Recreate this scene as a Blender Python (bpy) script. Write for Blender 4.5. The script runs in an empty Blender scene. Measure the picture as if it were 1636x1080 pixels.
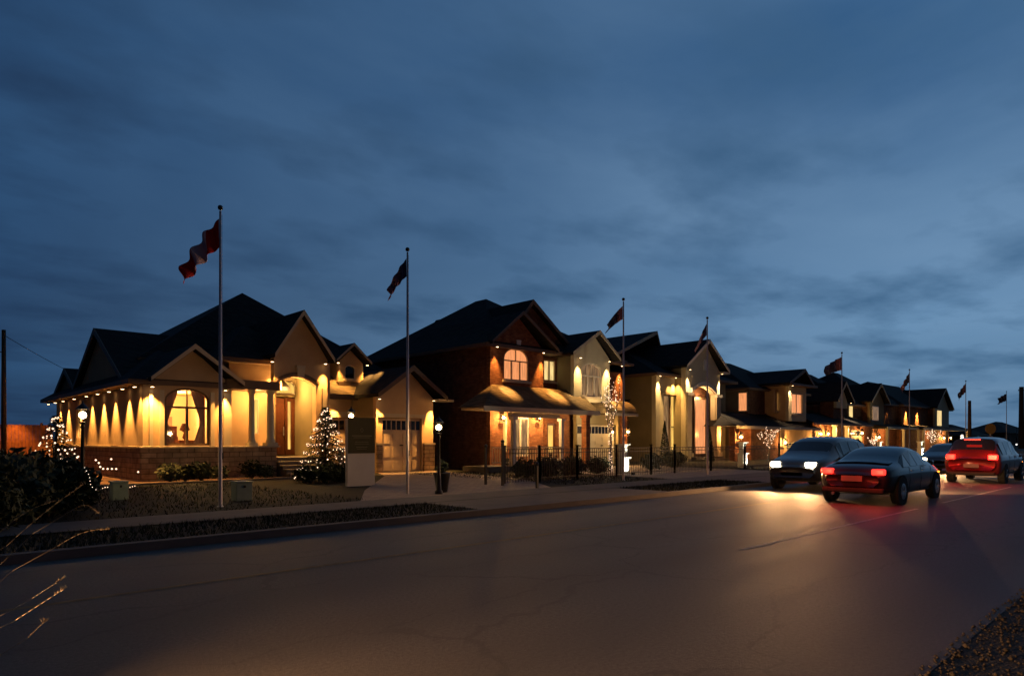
import bpy, math, random
from mathutils import Vector, Matrix
from mathutils.geometry import tessellate_polygon
R = math.radians
rnd = random.Random(7)
sc = bpy.context.scene
# ------------------------------------------------------------------ camera
# world: X runs along the road to the far end, Y away from the camera to the houses, Z up
F, CX, HY, HC, CS, SN = 1068.0, 818.0, 703.0, 1.6, 0.7237, 0.6901
cam = bpy.data.cameras.new('camera'); cam.lens = F/1636*36; cam.sensor_width = 36
cam.shift_y = (HY-540)/1636; cam.clip_end = 6000; cam.clip_start = 0.05
camo = bpy.data.objects.new('camera', cam); sc.collection.objects.link(camo)
camo.location = (0, 0, HC); camo.rotation_euler = (R(90), 0, -math.asin(SN)); sc.camera = camo
sc.view_settings.view_transform = 'Standard'; sc.view_settings.look = 'None'
sc.view_settings.exposure = 0.0; sc.view_settings.gamma = 1.0
sc.render.engine = 'CYCLES'; sc.cycles.use_denoising = True
sc.cycles.max_bounces = 6; sc.cycles.sample_clamp_indirect = 3.0; sc.cycles.sample_clamp_direct = 0
sc.cycles.transparent_max_bounces = 12
# ------------------------------------------------------------------ sky (dusk)
def nd(nt, t, **kw):
    n = nt.nodes.new(t)
    for k, v in kw.items():
        if k.startswith('i_'): n.inputs[k[2:].replace('_', ' ')].default_value = v
        else: setattr(n, k, v)
    return n
def mathn(nt, op, a, b=None, clamp=False):
    n = nt.nodes.new('ShaderNodeMath'); n.operation = op; n.use_clamp = clamp
    for i, q in enumerate((a, b)):
        if q is None: continue
        if isinstance(q, (int, float)): n.inputs[i].default_value = q
        else: nt.links.new(q, n.inputs[i])
    return n.outputs[0]
def mixc(nt, fac, a, b, blend='MIX'):
    n = nt.nodes.new('ShaderNodeMix'); n.data_type = 'RGBA'; n.blend_type = blend
    for s_, q in ((0, fac), (6, a), (7, b)):
        if isinstance(q, (int, float)): n.inputs[s_].default_value = q
        elif isinstance(q, tuple): n.inputs[s_].default_value = (*q[:3], 1)
        else: nt.links.new(q, n.inputs[s_])
    return n.outputs[2]
world = bpy.data.worlds.new('World'); sc.world = world; world.use_nodes = True
nt = world.node_tree; nt.nodes.clear(); L = nt.links.new
out = nd(nt, 'ShaderNodeOutputWorld'); bg = nd(nt, 'ShaderNodeBackground'); L(bg.outputs[0], out.inputs[0])
sky = nd(nt, 'ShaderNodeTexSky'); sky.sky_type = 'NISHITA'; sky.sun_disc = False
sky.sun_elevation = R(2.0); sky.sun_rotation = R(60); sky.ozone_density = 6; sky.air_density = 1.4; sky.dust_density = 0.3
tc = nd(nt, 'ShaderNodeTexCoord'); sep = nd(nt, 'ShaderNodeSeparateXYZ'); L(tc.outputs['Generated'], sep.inputs[0])
zz = mathn(nt, 'MAXIMUM', sep.outputs[2], 0.0)
den = mathn(nt, 'ADD', zz, 0.13)
px = mathn(nt, 'DIVIDE', sep.outputs[0], den); py = mathn(nt, 'DIVIDE', sep.outputs[1], den)
cmb = nd(nt, 'ShaderNodeCombineXYZ'); L(px, cmb.inputs[0]); L(py, cmb.inputs[1])
n1 = nd(nt, 'ShaderNodeTexNoise', i_Scale=0.62, i_Detail=7.0, i_Roughness=0.52, i_Distortion=0.35); L(cmb.outputs[0], n1.inputs['Vector'])
mp = nd(nt, 'ShaderNodeMapping'); mp.inputs['Scale'].default_value = (1.0, 1.35, 1); mp.inputs['Rotation'].default_value = (0, 0, R(30)); L(cmb.outputs[0], mp.inputs[0])
n2 = nd(nt, 'ShaderNodeTexNoise', i_Scale=1.7, i_Detail=7.0, i_Roughness=0.52, i_Distortion=0.0); L(mp.outputs[0], n2.inputs['Vector'])
veil = nd(nt, 'ShaderNodeMapRange'); L(n1.outputs[0], veil.inputs[0]); veil.inputs[1].default_value = 0.36; veil.inputs[2].default_value = 0.66
# direction dependence: the west (far end of the road) holds more light
along = mathn(nt, 'ADD', mathn(nt, 'MULTIPLY', sep.outputs[0], 0.8), mathn(nt, 'MULTIPLY', sep.outputs[1], -0.55))
wr = nd(nt, 'ShaderNodeMapRange'); L(along, wr.inputs[0]); wr.inputs[1].default_value = -0.5; wr.inputs[2].default_value = 0.62
hb = nd(nt, 'ShaderNodeMapRange'); L(sep.outputs[2], hb.inputs[0]); hb.inputs[1].default_value = 0.0; hb.inputs[2].default_value = 0.42
gradL = nd(nt, 'ShaderNodeValToRGB'); L(hb.outputs[0], gradL.inputs[0])
cr = gradL.color_ramp; cr.elements[0].color = (0.085, 0.185, 0.42, 1); cr.elements[1].color = (0.09, 0.28, 0.68, 1)
gradR = nd(nt, 'ShaderNodeValToRGB'); L(hb.outputs[0], gradR.inputs[0])
cr = gradR.color_ramp; cr.elements[0].color = (0.26, 0.66, 1.25, 1); cr.elements[1].color = (0.22, 0.60, 1.25, 1)
e = cr.elements.new(0.35); e.color = (0.85, 1.5, 2.35, 1)
base = mixc(nt, wr.outputs[0], gradL.outputs[0], gradR.outputs[0])
veilc = mixc(nt, wr.outputs[0], (0.15, 0.44, 0.96), (1.0, 1.6, 2.4))
c1 = mixc(nt, mathn(nt, 'MULTIPLY', veil.outputs[0], 0.8), base, veilc)
dk = nd(nt, 'ShaderNodeMapRange'); L(n2.outputs[0], dk.inputs[0]); dk.inputs[1].default_value = 0.47; dk.inputs[2].default_value = 0.72
c2 = mixc(nt, mathn(nt, 'MULTIPLY', dk.outputs[0], 0.95), c1, mixc(nt, wr.outputs[0], (0.08, 0.19, 0.45), (0.32, 0.72, 1.30)))
# the physical sky sets the overall dusk level, the cloud cover tints it
hs = nd(nt, 'ShaderNodeHueSaturation', i_Saturation=0.0); L(sky.outputs[0], hs.inputs['Color'])
skm = mixc(nt, 0.97, sky.outputs[0], (1, 1, 1))
fin = mixc(nt, 1.0, skm, c2, 'MULTIPLY')
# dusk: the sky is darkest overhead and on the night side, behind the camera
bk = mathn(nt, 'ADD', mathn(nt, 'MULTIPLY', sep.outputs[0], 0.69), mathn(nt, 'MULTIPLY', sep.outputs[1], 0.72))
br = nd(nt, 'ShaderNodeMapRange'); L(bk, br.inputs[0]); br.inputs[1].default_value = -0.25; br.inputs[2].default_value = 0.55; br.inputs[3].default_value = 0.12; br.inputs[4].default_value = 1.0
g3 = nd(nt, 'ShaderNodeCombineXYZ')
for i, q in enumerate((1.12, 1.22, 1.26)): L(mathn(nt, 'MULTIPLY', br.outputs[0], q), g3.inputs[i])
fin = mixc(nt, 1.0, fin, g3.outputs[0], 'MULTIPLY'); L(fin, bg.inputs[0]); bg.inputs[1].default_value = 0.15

# ------------------------------------------------------------------ pixel geometry of the survey
def ZD(x, v): return v/(CS-SN*(x-CX)/F)
def U(x, v): return ZD(x, v)*(CS*(x-CX)/F+SN)
def H(x, y, v): return HC+(HY-y)*ZD(x, v)/F
# ------------------------------------------------------------------ materials
MATS = {}
def newmat(name):
    m = bpy.data.materials.new(name); m.use_nodes = True; MATS[name] = m
    return m, m.node_tree, m.node_tree.nodes['Principled BSDF']
def wallcoord(nt, sx=1, sz=1):
    tc = nd(nt, 'ShaderNodeTexCoord'); s = nd(nt, 'ShaderNodeSeparateXYZ'); nt.links.new(tc.outputs['Object'], s.inputs[0])
    c = nd(nt, 'ShaderNodeCombineXYZ')
    nt.links.new(mathn(nt, 'MULTIPLY', mathn(nt, 'ADD', s.outputs[0], s.outputs[1]), sx), c.inputs[0])
    nt.links.new(mathn(nt, 'MULTIPLY', s.outputs[2], sz), c.inputs[1])
    return c.outputs[0]
def bump(nt, b, h, strength, dist=0.02):
    n = nd(nt, 'ShaderNodeBump', i_Strength=strength, i_Distance=dist); nt.links.new(h, n.inputs['Height']); nt.links.new(n.outputs[0], b.inputs['Normal'])
def mat(name, col, rough=0.7, metal=0.0, var=0.0, scale=4.0, bmp=0.0, bscale=60.0, spec=0.3):
    m, nt, b = newmat(name)
    b.inputs['Roughness'].default_value = rough; b.inputs['Metallic'].default_value = metal
    b.inputs['Specular IOR Level'].default_value = spec
    tc = nd(nt, 'ShaderNodeTexCoord')
    if var:
        n = nd(nt, 'ShaderNodeTexNoise', i_Scale=scale, i_Detail=6.0, i_Roughness=0.6); nt.links.new(tc.outputs['Object'], n.inputs['Vector'])
        r = nd(nt, 'ShaderNodeMapRange'); nt.links.new(n.outputs[0], r.inputs[0]); r.inputs[1].default_value = .3; r.inputs[2].default_value = .7
        c = mixc(nt, r.outputs[0], tuple(q*(1-var) for q in col), tuple(min(1, q*(1+var)) for q in col)); nt.links.new(c, b.inputs['Base Color'])
    else: b.inputs['Base Color'].default_value = (*col, 1)
    if bmp:
        n = nd(nt, 'ShaderNodeTexNoise', i_Scale=bscale, i_Detail=4.0); nt.links.new(tc.outputs['Object'], n.inputs['Vector']); bump(nt, b, n.outputs[0], bmp)
    return m
def brickmat(name, c1, c2, mortar, scale, w, h, msize=0.012, bmp=0.6, rough=0.85, sx=1, sz=1, varm=0.3):
    m, nt, b = newmat(name); co = wallcoord(nt, sx, sz)
    t = nd(nt, 'ShaderNodeTexBrick', i_Scale=scale); nt.links.new(co, t.inputs['Vector'])
    t.inputs['Color1'].default_value = (*c1, 1); t.inputs['Color2'].default_value = (*c2, 1); t.inputs['Mortar'].default_value = (*mortar, 1)
    t.inputs['Brick Width'].default_value = w; t.inputs['Row Height'].default_value = h; t.inputs['Mortar Size'].default_value = msize; t.inputs['Bias'].default_value = 0.0
    n = nd(nt, 'ShaderNodeTexNoise', i_Scale=3.0, i_Detail=5.0); nt.links.new(co, n.inputs['Vector'])
    r = nd(nt, 'ShaderNodeMapRange'); nt.links.new(n.outputs[0], r.inputs[0]); r.inputs[1].default_value = .3; r.inputs[2].default_value = .7; r.inputs[3].default_value = 1-varm; r.inputs[4].default_value = 1+varm
    g = nd(nt, 'ShaderNodeCombineXYZ')
    for i in range(3): nt.links.new(r.outputs[0], g.inputs[i])
    nt.links.new(mixc(nt, 1.0, t.outputs[0], g.outputs[0], 'MULTIPLY'), b.inputs['Base Color'])
    b.inputs['Roughness'].default_value = rough; b.inputs['Specular IOR Level'].default_value = 0.2
    bump(nt, b, mathn(nt, 'SUBTRACT', 1.0, t.outputs['Fac']), bmp, 0.01)
    return m
def emis(name, col, st, pattern=None, var=0.5):
    m, nt, b = newmat(name); b.inputs['Base Color'].default_value = (0.02, 0.02, 0.02, 1); b.inputs['Roughness'].default_value = 0.3
    b.inputs['Emission Strength'].default_value = st
    if pattern:
        co = wallcoord(nt, pattern, 0.35)
        n = nd(nt, 'ShaderNodeTexNoise', i_Scale=3.0, i_Detail=4.0, i_Roughness=0.6); nt.links.new(co, n.inputs['Vector'])
        r = nd(nt, 'ShaderNodeMapRange'); nt.links.new(n.outputs[0], r.inputs[0]); r.inputs[1].default_value = .35; r.inputs[2].default_value = .65
        c = mixc(nt, r.outputs[0], tuple(q*(1-var) for q in col), col); nt.links.new(c, b.inputs['Emission Color'])
    else: b.inputs['Emission Color'].default_value = (*col, 1)
    return m
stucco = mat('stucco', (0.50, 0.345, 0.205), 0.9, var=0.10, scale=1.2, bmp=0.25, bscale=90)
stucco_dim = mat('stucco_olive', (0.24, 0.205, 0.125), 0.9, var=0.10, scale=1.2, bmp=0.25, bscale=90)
stucco_pale = mat('stucco_pale', (0.55, 0.50, 0.36), 0.9, var=0.08, scale=1.2, bmp=0.2, bscale=90)
trim = mat('trim', (0.50, 0.42, 0.30), 0.6, var=0.06, scale=3)
trim_dark = mat('trim_brown', (0.14, 0.09, 0.06), 0.6, var=0.1)
white = mat('white_paint', (0.68, 0.62, 0.54), 0.5, var=0.05, scale=2)
stone = brickmat('ledge_stone', (0.26, 0.17, 0.11), (0.36, 0.25, 0.16), (0.10, 0.07, 0.05), 1.0, 0.52, 0.19, 0.012, 0.8, varm=0.35)
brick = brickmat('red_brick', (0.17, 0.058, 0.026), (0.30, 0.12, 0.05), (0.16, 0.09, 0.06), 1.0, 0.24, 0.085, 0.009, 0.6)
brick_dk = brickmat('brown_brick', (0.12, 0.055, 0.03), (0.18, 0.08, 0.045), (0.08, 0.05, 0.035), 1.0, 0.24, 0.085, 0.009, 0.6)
shingle = brickmat('roof_shingle', (0.012, 0.012, 0.014), (0.024, 0.022, 0.022), (0.007, 0.007, 0.008), 1.0, 0.32, 0.10, 0.008, 0.5, rough=0.95)
shingle_br = brickmat('roof_shingle_brown', (0.10, 0.075, 0.045), (0.16, 0.12, 0.07), (0.05, 0.035, 0.02), 1.0, 0.32, 0.10, 0.008, 0.5, rough=0.95)
darkwood = mat('entry_door_wood', (0.11, 0.035, 0.015), 0.45, var=0.25, scale=8)
black = mat('black_metal', (0.012, 0.012, 0.013), 0.45, 0.3, spec=0.5)
polemat = mat('pole_aluminium', (0.42, 0.40, 0.42), 0.45, 0.3, var=0.08)
garage = mat('garage_door_paint', (0.50, 0.38, 0.28), 0.5, var=0.05, scale=2)
garage_w = mat('garage_door_white', (0.55, 0.50, 0.38), 0.5, var=0.05, scale=2)
glass_dk = mat('dark_glass', (0.012, 0.014, 0.02), 0.08, spec=0.8)
m, nt, b = newmat('clear_glass'); nt.nodes.remove(b)
tr = nd(nt, 'ShaderNodeBsdfTransparent'); gl = nd(nt, 'ShaderNodeBsdfGlossy', i_Roughness=0.03); mx = nd(nt, 'ShaderNodeMixShader', i_Fac=0.06)
nt.links.new(tr.outputs[0], mx.inputs[1]); nt.links.new(gl.outputs[0], mx.inputs[2]); nt.links.new(mx.outputs[0], nt.nodes['Material Output'].inputs[0]); clear = m
lit_y = emis('lit_window_yellow', (1.0, 0.58, 0.12), 1.3, 3.0, 0.45)
lit_p = emis('lit_window_peach', (1.0, 0.36, 0.13), 1.15, 5.0, 0.40)
lit_c = emis('lit_window_cream', (0.95, 0.66, 0.25), 1.3, 3.0, 0.5)
lit_d = emis('dim_window', (0.45, 0.25, 0.11), 0.75, 2.5, 0.8)
lit_o = emis('lit_window_orange', (0.80, 0.36, 0.07), 0.6, 4.0, 0.6)
bulbm = emis('downlight_bulb', (1.0, 0.62, 0.28), 14)
lampm = emis('lamp_glow', (1.0, 0.66, 0.30), 45)
sconcem = emis('lantern_glow', (1.0, 0.60, 0.20), 40)
fairy = emis('fairy_bulb', (1.0, 0.66, 0.42), 2.6)
fairyw = emis('fairy_bulb_white', (1.0, 0.80, 0.62), 3.5)
headm = emis('headlamp_glow', (1.0, 0.84, 0.56), 30)
tailm = emis('tail_lamp_glow', (1.0, 0.02, 0.012), 4.5)
amberm = emis('marker_lamp_amber', (1.0, 0.28, 0.02), 7)
concrete = mat('concrete', (0.105, 0.095, 0.092), 0.9, var=0.15, scale=1.5, bmp=0.2, bscale=40)
curtainm = mat('curtain_fabric', (0.30, 0.17, 0.12), 0.9, var=0.15, scale=4)
plaster = mat('room_plaster', (0.62, 0.45, 0.25), 0.9)
leafm = mat('shrub_leaf', (0.022, 0.034, 0.012), 0.7, var=0.4, scale=6)
needle = mat('fir_needle', (0.025, 0.035, 0.014), 0.8, var=0.4, scale=8)
barkm = mat('bark', (0.10, 0.065, 0.04), 0.9, var=0.3, scale=12, bmp=0.4)
grassm = mat('lawn_grass', (0.011, 0.016, 0.006), 0.9, var=0.45, scale=3)
strawm = mat('dry_straw', (0.085, 0.068, 0.05), 0.8, var=0.3, scale=10)
boxm = mat('utility_green', (0.16, 0.22, 0.20), 0.5, var=0.12, scale=6)
woodf = mat('cedar_fence', (0.26, 0.11, 0.045), 0.8, var=0.3, scale=5)
signgreen = mat('sign_olive', (0.075, 0.065, 0.016), 0.5, var=0.05)
signgold = mat('sign_lettering', (0.30, 0.26, 0.12), 0.5)
pillarw = mat('pillar_white', (0.78, 0.78, 0.72), 0.7, var=0.05, scale=5)
redm = mat('flag_red', (0.50, 0.02, 0.02), 0.8); whm = mat('flag_white', (0.50, 0.42, 0.50), 0.8); navym = mat('flag_navy', (0.05, 0.06, 0.14), 0.8); pinkm = mat('flag_pink', (0.24, 0.13, 0.18), 0.8)
tyrem = mat('tyre_rubber', (0.015, 0.015, 0.015), 0.85); rimm = mat('alloy_rim', (0.35, 0.35, 0.37), 0.3, 0.9)
gravelm = mat('gravel_stone', (0.075, 0.06, 0.048), 0.9, var=0.5, scale=30)
yellowm = mat('sign_yellow', (0.55, 0.33, 0.08), 0.6, var=0.08); pinksign = mat('sign_faded', (0.42, 0.28, 0.24), 0.6, var=0.08)
# asphalt: worn wheel tracks, patches, fine aggregate
m, nt, b = newmat('asphalt'); tc = nd(nt, 'ShaderNodeTexCoord'); s = nd(nt, 'ShaderNodeSeparateXYZ'); nt.links.new(tc.outputs['Object'], s.inputs[0])
mp = nd(nt, 'ShaderNodeMapping'); mp.inputs['Scale'].default_value = (0.12, 1.1, 1); nt.links.new(tc.outputs['Object'], mp.inputs[0])
na = nd(nt, 'ShaderNodeTexNoise', i_Scale=1.0, i_Detail=6.0, i_Roughness=0.6); nt.links.new(mp.outputs[0], na.inputs['Vector'])
nb = nd(nt, 'ShaderNodeTexNoise', i_Scale=140.0, i_Detail=3.0); nt.links.new(tc.outputs['Object'], nb.inputs['Vector'])
c = mixc(nt, na.outputs[0], (0.045, 0.040, 0.038), (0.095, 0.084, 0.078)); gr0 = nd(nt, 'ShaderNodeMapRange'); nt.links.new(nb.outputs[0], gr0.inputs[0]); gr0.inputs[1].default_value = .3; gr0.inputs[2].default_value = .7; gr0.inputs[3].default_value = .45; gr0.inputs[4].default_value = 1.6
gg = nd(nt, 'ShaderNodeCombineXYZ')
for i in range(3): nt.links.new(gr0.outputs[0], gg.inputs[i])
c = mixc(nt, 1.0, c, gg.outputs[0], 'MULTIPLY')
nm_ = nd(nt, 'ShaderNodeTexNoise', i_Scale=28.0, i_Detail=5.0, i_Roughness=0.7); nt.links.new(tc.outputs['Object'], nm_.inputs['Vector'])
gr1 = nd(nt, 'ShaderNodeMapRange'); nt.links.new(nm_.outputs[0], gr1.inputs[0]); gr1.inputs[1].default_value = .35; gr1.inputs[2].default_value = .65; gr1.inputs[3].default_value = .70; gr1.inputs[4].default_value = 1.3
g1_ = nd(nt, 'ShaderNodeCombineXYZ')
for i in range(3): nt.links.new(gr1.outputs[0], g1_.inputs[i])
c = mixc(nt, 1.0, c, g1_.outputs[0], 'MULTIPLY')
# wheel tracks, patches and tar-sealed cracks
pn = nd(nt, 'ShaderNodeTexNoise', i_Scale=0.35, i_Detail=3.0); nt.links.new(tc.outputs['Object'], pn.inputs['Vector'])
wv_ = nd(nt, 'ShaderNodeTexNoise', i_Scale=1.3, i_Detail=4.0); nt.links.new(tc.outputs['Object'], wv_.inputs['Vector'])
vm_ = nd(nt, 'ShaderNodeVectorMath'); vm_.operation = 'ADD'; nt.links.new(tc.outputs['Object'], vm_.inputs[0]); nt.links.new(wv_.outputs['Color'], vm_.inputs[1])
mp2 = nd(nt, 'ShaderNodeMapping'); mp2.inputs['Scale'].default_value = (0.22, 0.5, 0.0); nt.links.new(vm_.outputs[0], mp2.inputs[0])
vo = nd(nt, 'ShaderNodeTexVoronoi', feature='DISTANCE_TO_EDGE', i_Scale=1.0); nt.links.new(mp2.outputs[0], vo.inputs['Vector'])
ck = nd(nt, 'ShaderNodeMapRange'); nt.links.new(vo.outputs['Distance'], ck.inputs[0]); ck.inputs[1].default_value = .004; ck.inputs[2].default_value = .012; ck.inputs[3].default_value = .75; ck.inputs[4].default_value = 0.0
c = mixc(nt, mathn(nt, 'MULTIPLY', ck.outputs[0], .5), c, (0.016, 0.014, 0.014))
tk = mathn(nt, 'SINE', mathn(nt, 'MULTIPLY', s.outputs[1], 4.1)); tr_ = nd(nt, 'ShaderNodeMapRange'); nt.links.new(tk, tr_.inputs[0]); tr_.inputs[1].default_value = -1; tr_.inputs[3].default_value = .0; tr_.inputs[4].default_value = .35
c = mixc(nt, tr_.outputs[0], c, mixc(nt, pn.outputs[0], (0.02, 0.018, 0.017), (0.07, 0.062, 0.056)))
nt.links.new(c, b.inputs['Base Color']); b.inputs['Specular IOR Level'].default_value = 0.35
rr = nd(nt, 'ShaderNodeMapRange'); nt.links.new(na.outputs[0], rr.inputs[0]); rr.inputs[3].default_value = 0.55; rr.inputs[4].default_value = 0.8
nt.links.new(rr.outputs[0], b.inputs['Roughness']); bump(nt, b, mathn(nt, 'ADD', nb.outputs[0], mathn(nt, 'MULTIPLY', nm_.outputs[0], 1.5)), 0.6, 0.008); asphalt = m
m, nt, b = newmat('interlock_paving'); tc = nd(nt, 'ShaderNodeTexCoord')
t = nd(nt, 'ShaderNodeTexBrick', i_Scale=1.0); nt.links.new(tc.outputs['Object'], t.inputs['Vector'])
t.inputs['Color1'].default_value = (0.17, 0.13, 0.115, 1); t.inputs['Color2'].default_value = (0.25, 0.19, 0.16, 1); t.inputs['Mortar'].default_value = (0.08, 0.06, 0.05, 1)
t.inputs['Brick Width'].default_value = .3; t.inputs['Row Height'].default_value = .15; t.inputs['Mortar Size'].default_value = .008
nt.links.new(t.outputs[0], b.inputs['Base Color']); b.inputs['Roughness'].default_value = .8; paving = m
m, nt, b = newmat('mulch_soil'); tc = nd(nt, 'ShaderNodeTexCoord'); n = nd(nt, 'ShaderNodeTexNoise', i_Scale=9.0, i_Detail=8.0); nt.links.new(tc.outputs['Object'], n.inputs['Vector'])
nt.links.new(mixc(nt, n.outputs[0], (0.03, 0.02, 0.012), (0.13, 0.06, 0.035)), b.inputs['Base Color']); b.inputs['Roughness'].default_value = .95; bump(nt, b, n.outputs[0], .7, .05); mulch = m
m, nt, b = newmat('shoulder_gravel'); tc = nd(nt, 'ShaderNodeTexCoord'); n = nd(nt, 'ShaderNodeTexVoronoi', i_Scale=38.0); nt.links.new(tc.outputs['Object'], n.inputs['Vector'])
gq = nd(nt, 'ShaderNodeSeparateColor'); nt.links.new(n.outputs['Color'], gq.inputs[0]); nt.links.new(mixc(nt, gq.outputs[0], (0.02, 0.016, 0.012), (0.07, 0.055, 0.043)), b.inputs['Base Color']); b.inputs['Roughness'].default_value = .95; bump(nt, b, n.outputs['Distance'], .9, .02); shoulder = m

# ------------------------------------------------------------------ mesh building
ORG = {}
class MB:
    def __init__(s): s.v = []; s.f = []; s.sm = []
    def add(s, vs, fs, smooth=False):
        k = len(s.v); s.v += [tuple(q) for q in vs]; s.f += [tuple(i+k for i in f) for f in fs]; s.sm += [smooth]*len(fs); return s
    def box(s, x0, x1, y0, y1, z0, z1):
        v = [(x0, y0, z0), (x1, y0, z0), (x1, y1, z0), (x0, y1, z0), (x0, y0, z1), (x1, y0, z1), (x1, y1, z1), (x0, y1, z1)]
        return s.add(v, [(0, 3, 2, 1), (4, 5, 6, 7), (0, 1, 5, 4), (1, 2, 6, 5), (2, 3, 7, 6), (3, 0, 4, 7)])
    def panel(s, outline, holes, a, b, axis='y'):
        loops = [list(outline)]+[list(h) for h in holes]
        flat = [p for l in loops for p in l]
        tris = tessellate_polygon([[Vector((p[0], p[1], 0)) for p in l] for l in loops])
        mk = (lambda p, d: (p[0], d, p[1])) if axis == 'y' else ((lambda p, d: (d, p[0], p[1])) if axis == 'x' else (lambda p, d: (p[0], p[1], d)))
        n = len(flat); vs = [mk(p, a) for p in flat]+[mk(p, b) for p in flat]
        fs = [tuple(t) for t in tris]+[tuple(i+n for i in reversed(t)) for t in tris]; k = 0
        for l in loops:
            m = len(l)
            for i in range(m): j = (i+1) % m; fs.append((k+i, k+j, k+j+n, k+i+n))
            k += m
        return s.add(vs, fs)
    def cyl(s, p0, p1, r0, r1=None, n=12, caps=True, smooth=True):
        r1 = r0 if r1 is None else r1; p0 = Vector(p0); p1 = Vector(p1); d = (p1-p0).normalized()
        a = d.orthogonal().normalized(); b = d.cross(a); vs = []
        for p, r in ((p0, r0), (p1, r1)):
            for i in range(n): t = 2*math.pi*i/n; vs.append(p+a*r*math.cos(t)+b*r*math.sin(t))
        s.add(vs, [(i, (i+1) % n, (i+1) % n+n, i+n) for i in range(n)], smooth)
        if caps: k = len(s.v)-2*n; s.f += [tuple(k+i for i in reversed(range(n))), tuple(k+n+i for i in range(n))]; s.sm += [False]*2
        return s
    def lathe(s, x, y, prof, n=16, smooth=True):
        vs = [(x+r*math.cos(2*math.pi*i/n), y+r*math.sin(2*math.pi*i/n), z) for r, z in prof for i in range(n)]
        return s.add(vs, [(k*n+i, k*n+(i+1) % n, (k+1)*n+(i+1) % n, (k+1)*n+i) for k in range(len(prof)-1) for i in range(n)], smooth)
    def tube(s, pts, r, n=6):
        for a, b in zip(pts, pts[1:]): s.cyl(a, b, r, r, n, True)
        return s
    def ball(s, c, r, n=6):
        vs = []; fs = []
        for i in range(1, n):
            for j in range(n): a = math.pi*i/n; t = 2*math.pi*j/n; vs.append((c[0]+r*math.sin(a)*math.cos(t), c[1]+r*math.sin(a)*math.sin(t), c[2]+r*math.cos(a)))
        top = len(vs); vs += [(c[0], c[1], c[2]+r), (c[0], c[1], c[2]-r)]
        for j in range(n):
            k = (j+1) % n; fs.append((top, j, k)); fs.append((top+1, (n-2)*n+k, (n-2)*n+j))
            for i in range(n-2): fs.append((i*n+j, (i+1)*n+j, (i+1)*n+k, i*n+k))
        return s.add(vs, fs, True)
    def octa(s, c, r):
        x, y, z = c
        return s.add([(x+r, y, z), (x-r, y, z), (x, y+r, z), (x, y-r, z), (x, y, z+r), (x, y, z-r)], [(0, 2, 4), (2, 1, 4), (1, 3, 4), (3, 0, 4), (2, 0, 5), (1, 2, 5), (3, 1, 5), (0, 3, 5)], True)
    def build(s, name, material, parent=None, bevel=0, **tags):
        org = ORG.get(parent.name, Vector((0, 0, 0))) if parent else Vector((0, 0, 0))
        me = bpy.data.meshes.new(name); me.from_pydata([(x-org.x, y-org.y, z-org.z) for x, y, z in s.v], [], s.f)
        me.polygons.foreach_set('use_smooth', s.sm); me.materials.append(material); me.update()
        o = bpy.data.objects.new(name, me); sc.collection.objects.link(o)
        if parent: o.parent = parent; ORG[o.name] = org
        if bevel:
            md = o.modifiers.new('bevel', 'BEVEL'); md.width = bevel; md.segments = 2; md.limit_method = 'ANGLE'
        return tag(o, **tags)
def tag(o, label=None, cat=None, group=None, kind=None):
    for k, v in (('label', label), ('category', cat), ('group', group), ('kind', kind)):
        if v: o[k] = v
    return o
def thing(name, loc, label, cat, group=None):
    o = bpy.data.objects.new(name, None); sc.collection.objects.link(o); o.location = loc; o.empty_display_size = .3
    ORG[o.name] = Vector(loc); return tag(o, label, cat, group)
def copy_tree(o, parent=None):
    c = o.copy(); sc.collection.objects.link(c)
    if parent: c.parent = parent
    for ch in list(o.children): copy_tree(ch, c)
    return c
def dup(o, loc, rz=0, label=None, scale=None):
    c = copy_tree(o); c.location = loc; c.rotation_euler = (0, 0, rz)
    if label: c['label'] = label
    if scale: c.scale = (scale,)*3
    return c
def light(kind, parent, loc, energy, col, rot=(0, 0, 0), size=R(60), blend=0.6, radius=0.04):
    l = bpy.data.lights.new('light', kind); l.energy = energy*(LK if kind == 'SPOT' else PK); l.color = col; l.shadow_soft_size = radius
    if kind == 'SPOT': l.spot_size = size; l.spot_blend = blend
    o = bpy.data.objects.new('light', l); sc.collection.objects.link(o)
    if parent: o.parent = parent; o.location = Vector(loc)-ORG[parent.name]
    else: o.location = loc
    o.rotation_euler = rot
    return o
WARM = (1.0, 0.46, 0.10)
LK, PK = 23, 12
# ------------------------------------------------------------------ ground
def sheet(name, u0, u1, v0, v1, z, m, th=0.0):
    mb = MB()
    if th: mb.box(u0, u1, v0, v1, z-th, z)
    else: mb.add([(u0, v0, z), (u1, v0, z), (u1, v1, z), (u0, v1, z)], [(0, 1, 2, 3)])
    return mb.build(name, m, kind='structure')
sheet('ground', -1500, 3000, -1500, 3000, -0.03, grassm)
sheet('road', -120, 900, 1.35, 10.7, 0.0, asphalt)
sheet('gravel_shoulder', -120, 900, -6, 1.38, -0.005, shoulder)
sheet('kerb', -120, 900, 10.7, 10.88, 0.12, concrete, .2)
soilm = mat('lawn_soil', (0.007, 0.008, 0.004), 0.95, var=0.5, scale=5, bmp=.5, bscale=30)
sheet('boulevard_lawn', -120, 900, 10.88, 12.9, 0.09, soilm)
sheet('pavement', -120, 900, 12.9, 14.4, 0.115, concrete)
sheet('front_lawn', -120, 900, 14.4, 60, 0.085, soilm)
mk = MB()
for u in range(0, 60):
    a = 9.2+10.5*u; mk.add([(a, 4.72, .004), (a+8.4, 4.72, .004), (a+8.4, 4.80, .004), (a, 4.80, .004)], [(0, 1, 2, 3)])
linem = mat('road_paint', (0.30, 0.27, 0.235), 0.7, var=0.5, scale=7)
mk.build('road_markings', linem, kind='structure')
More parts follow.
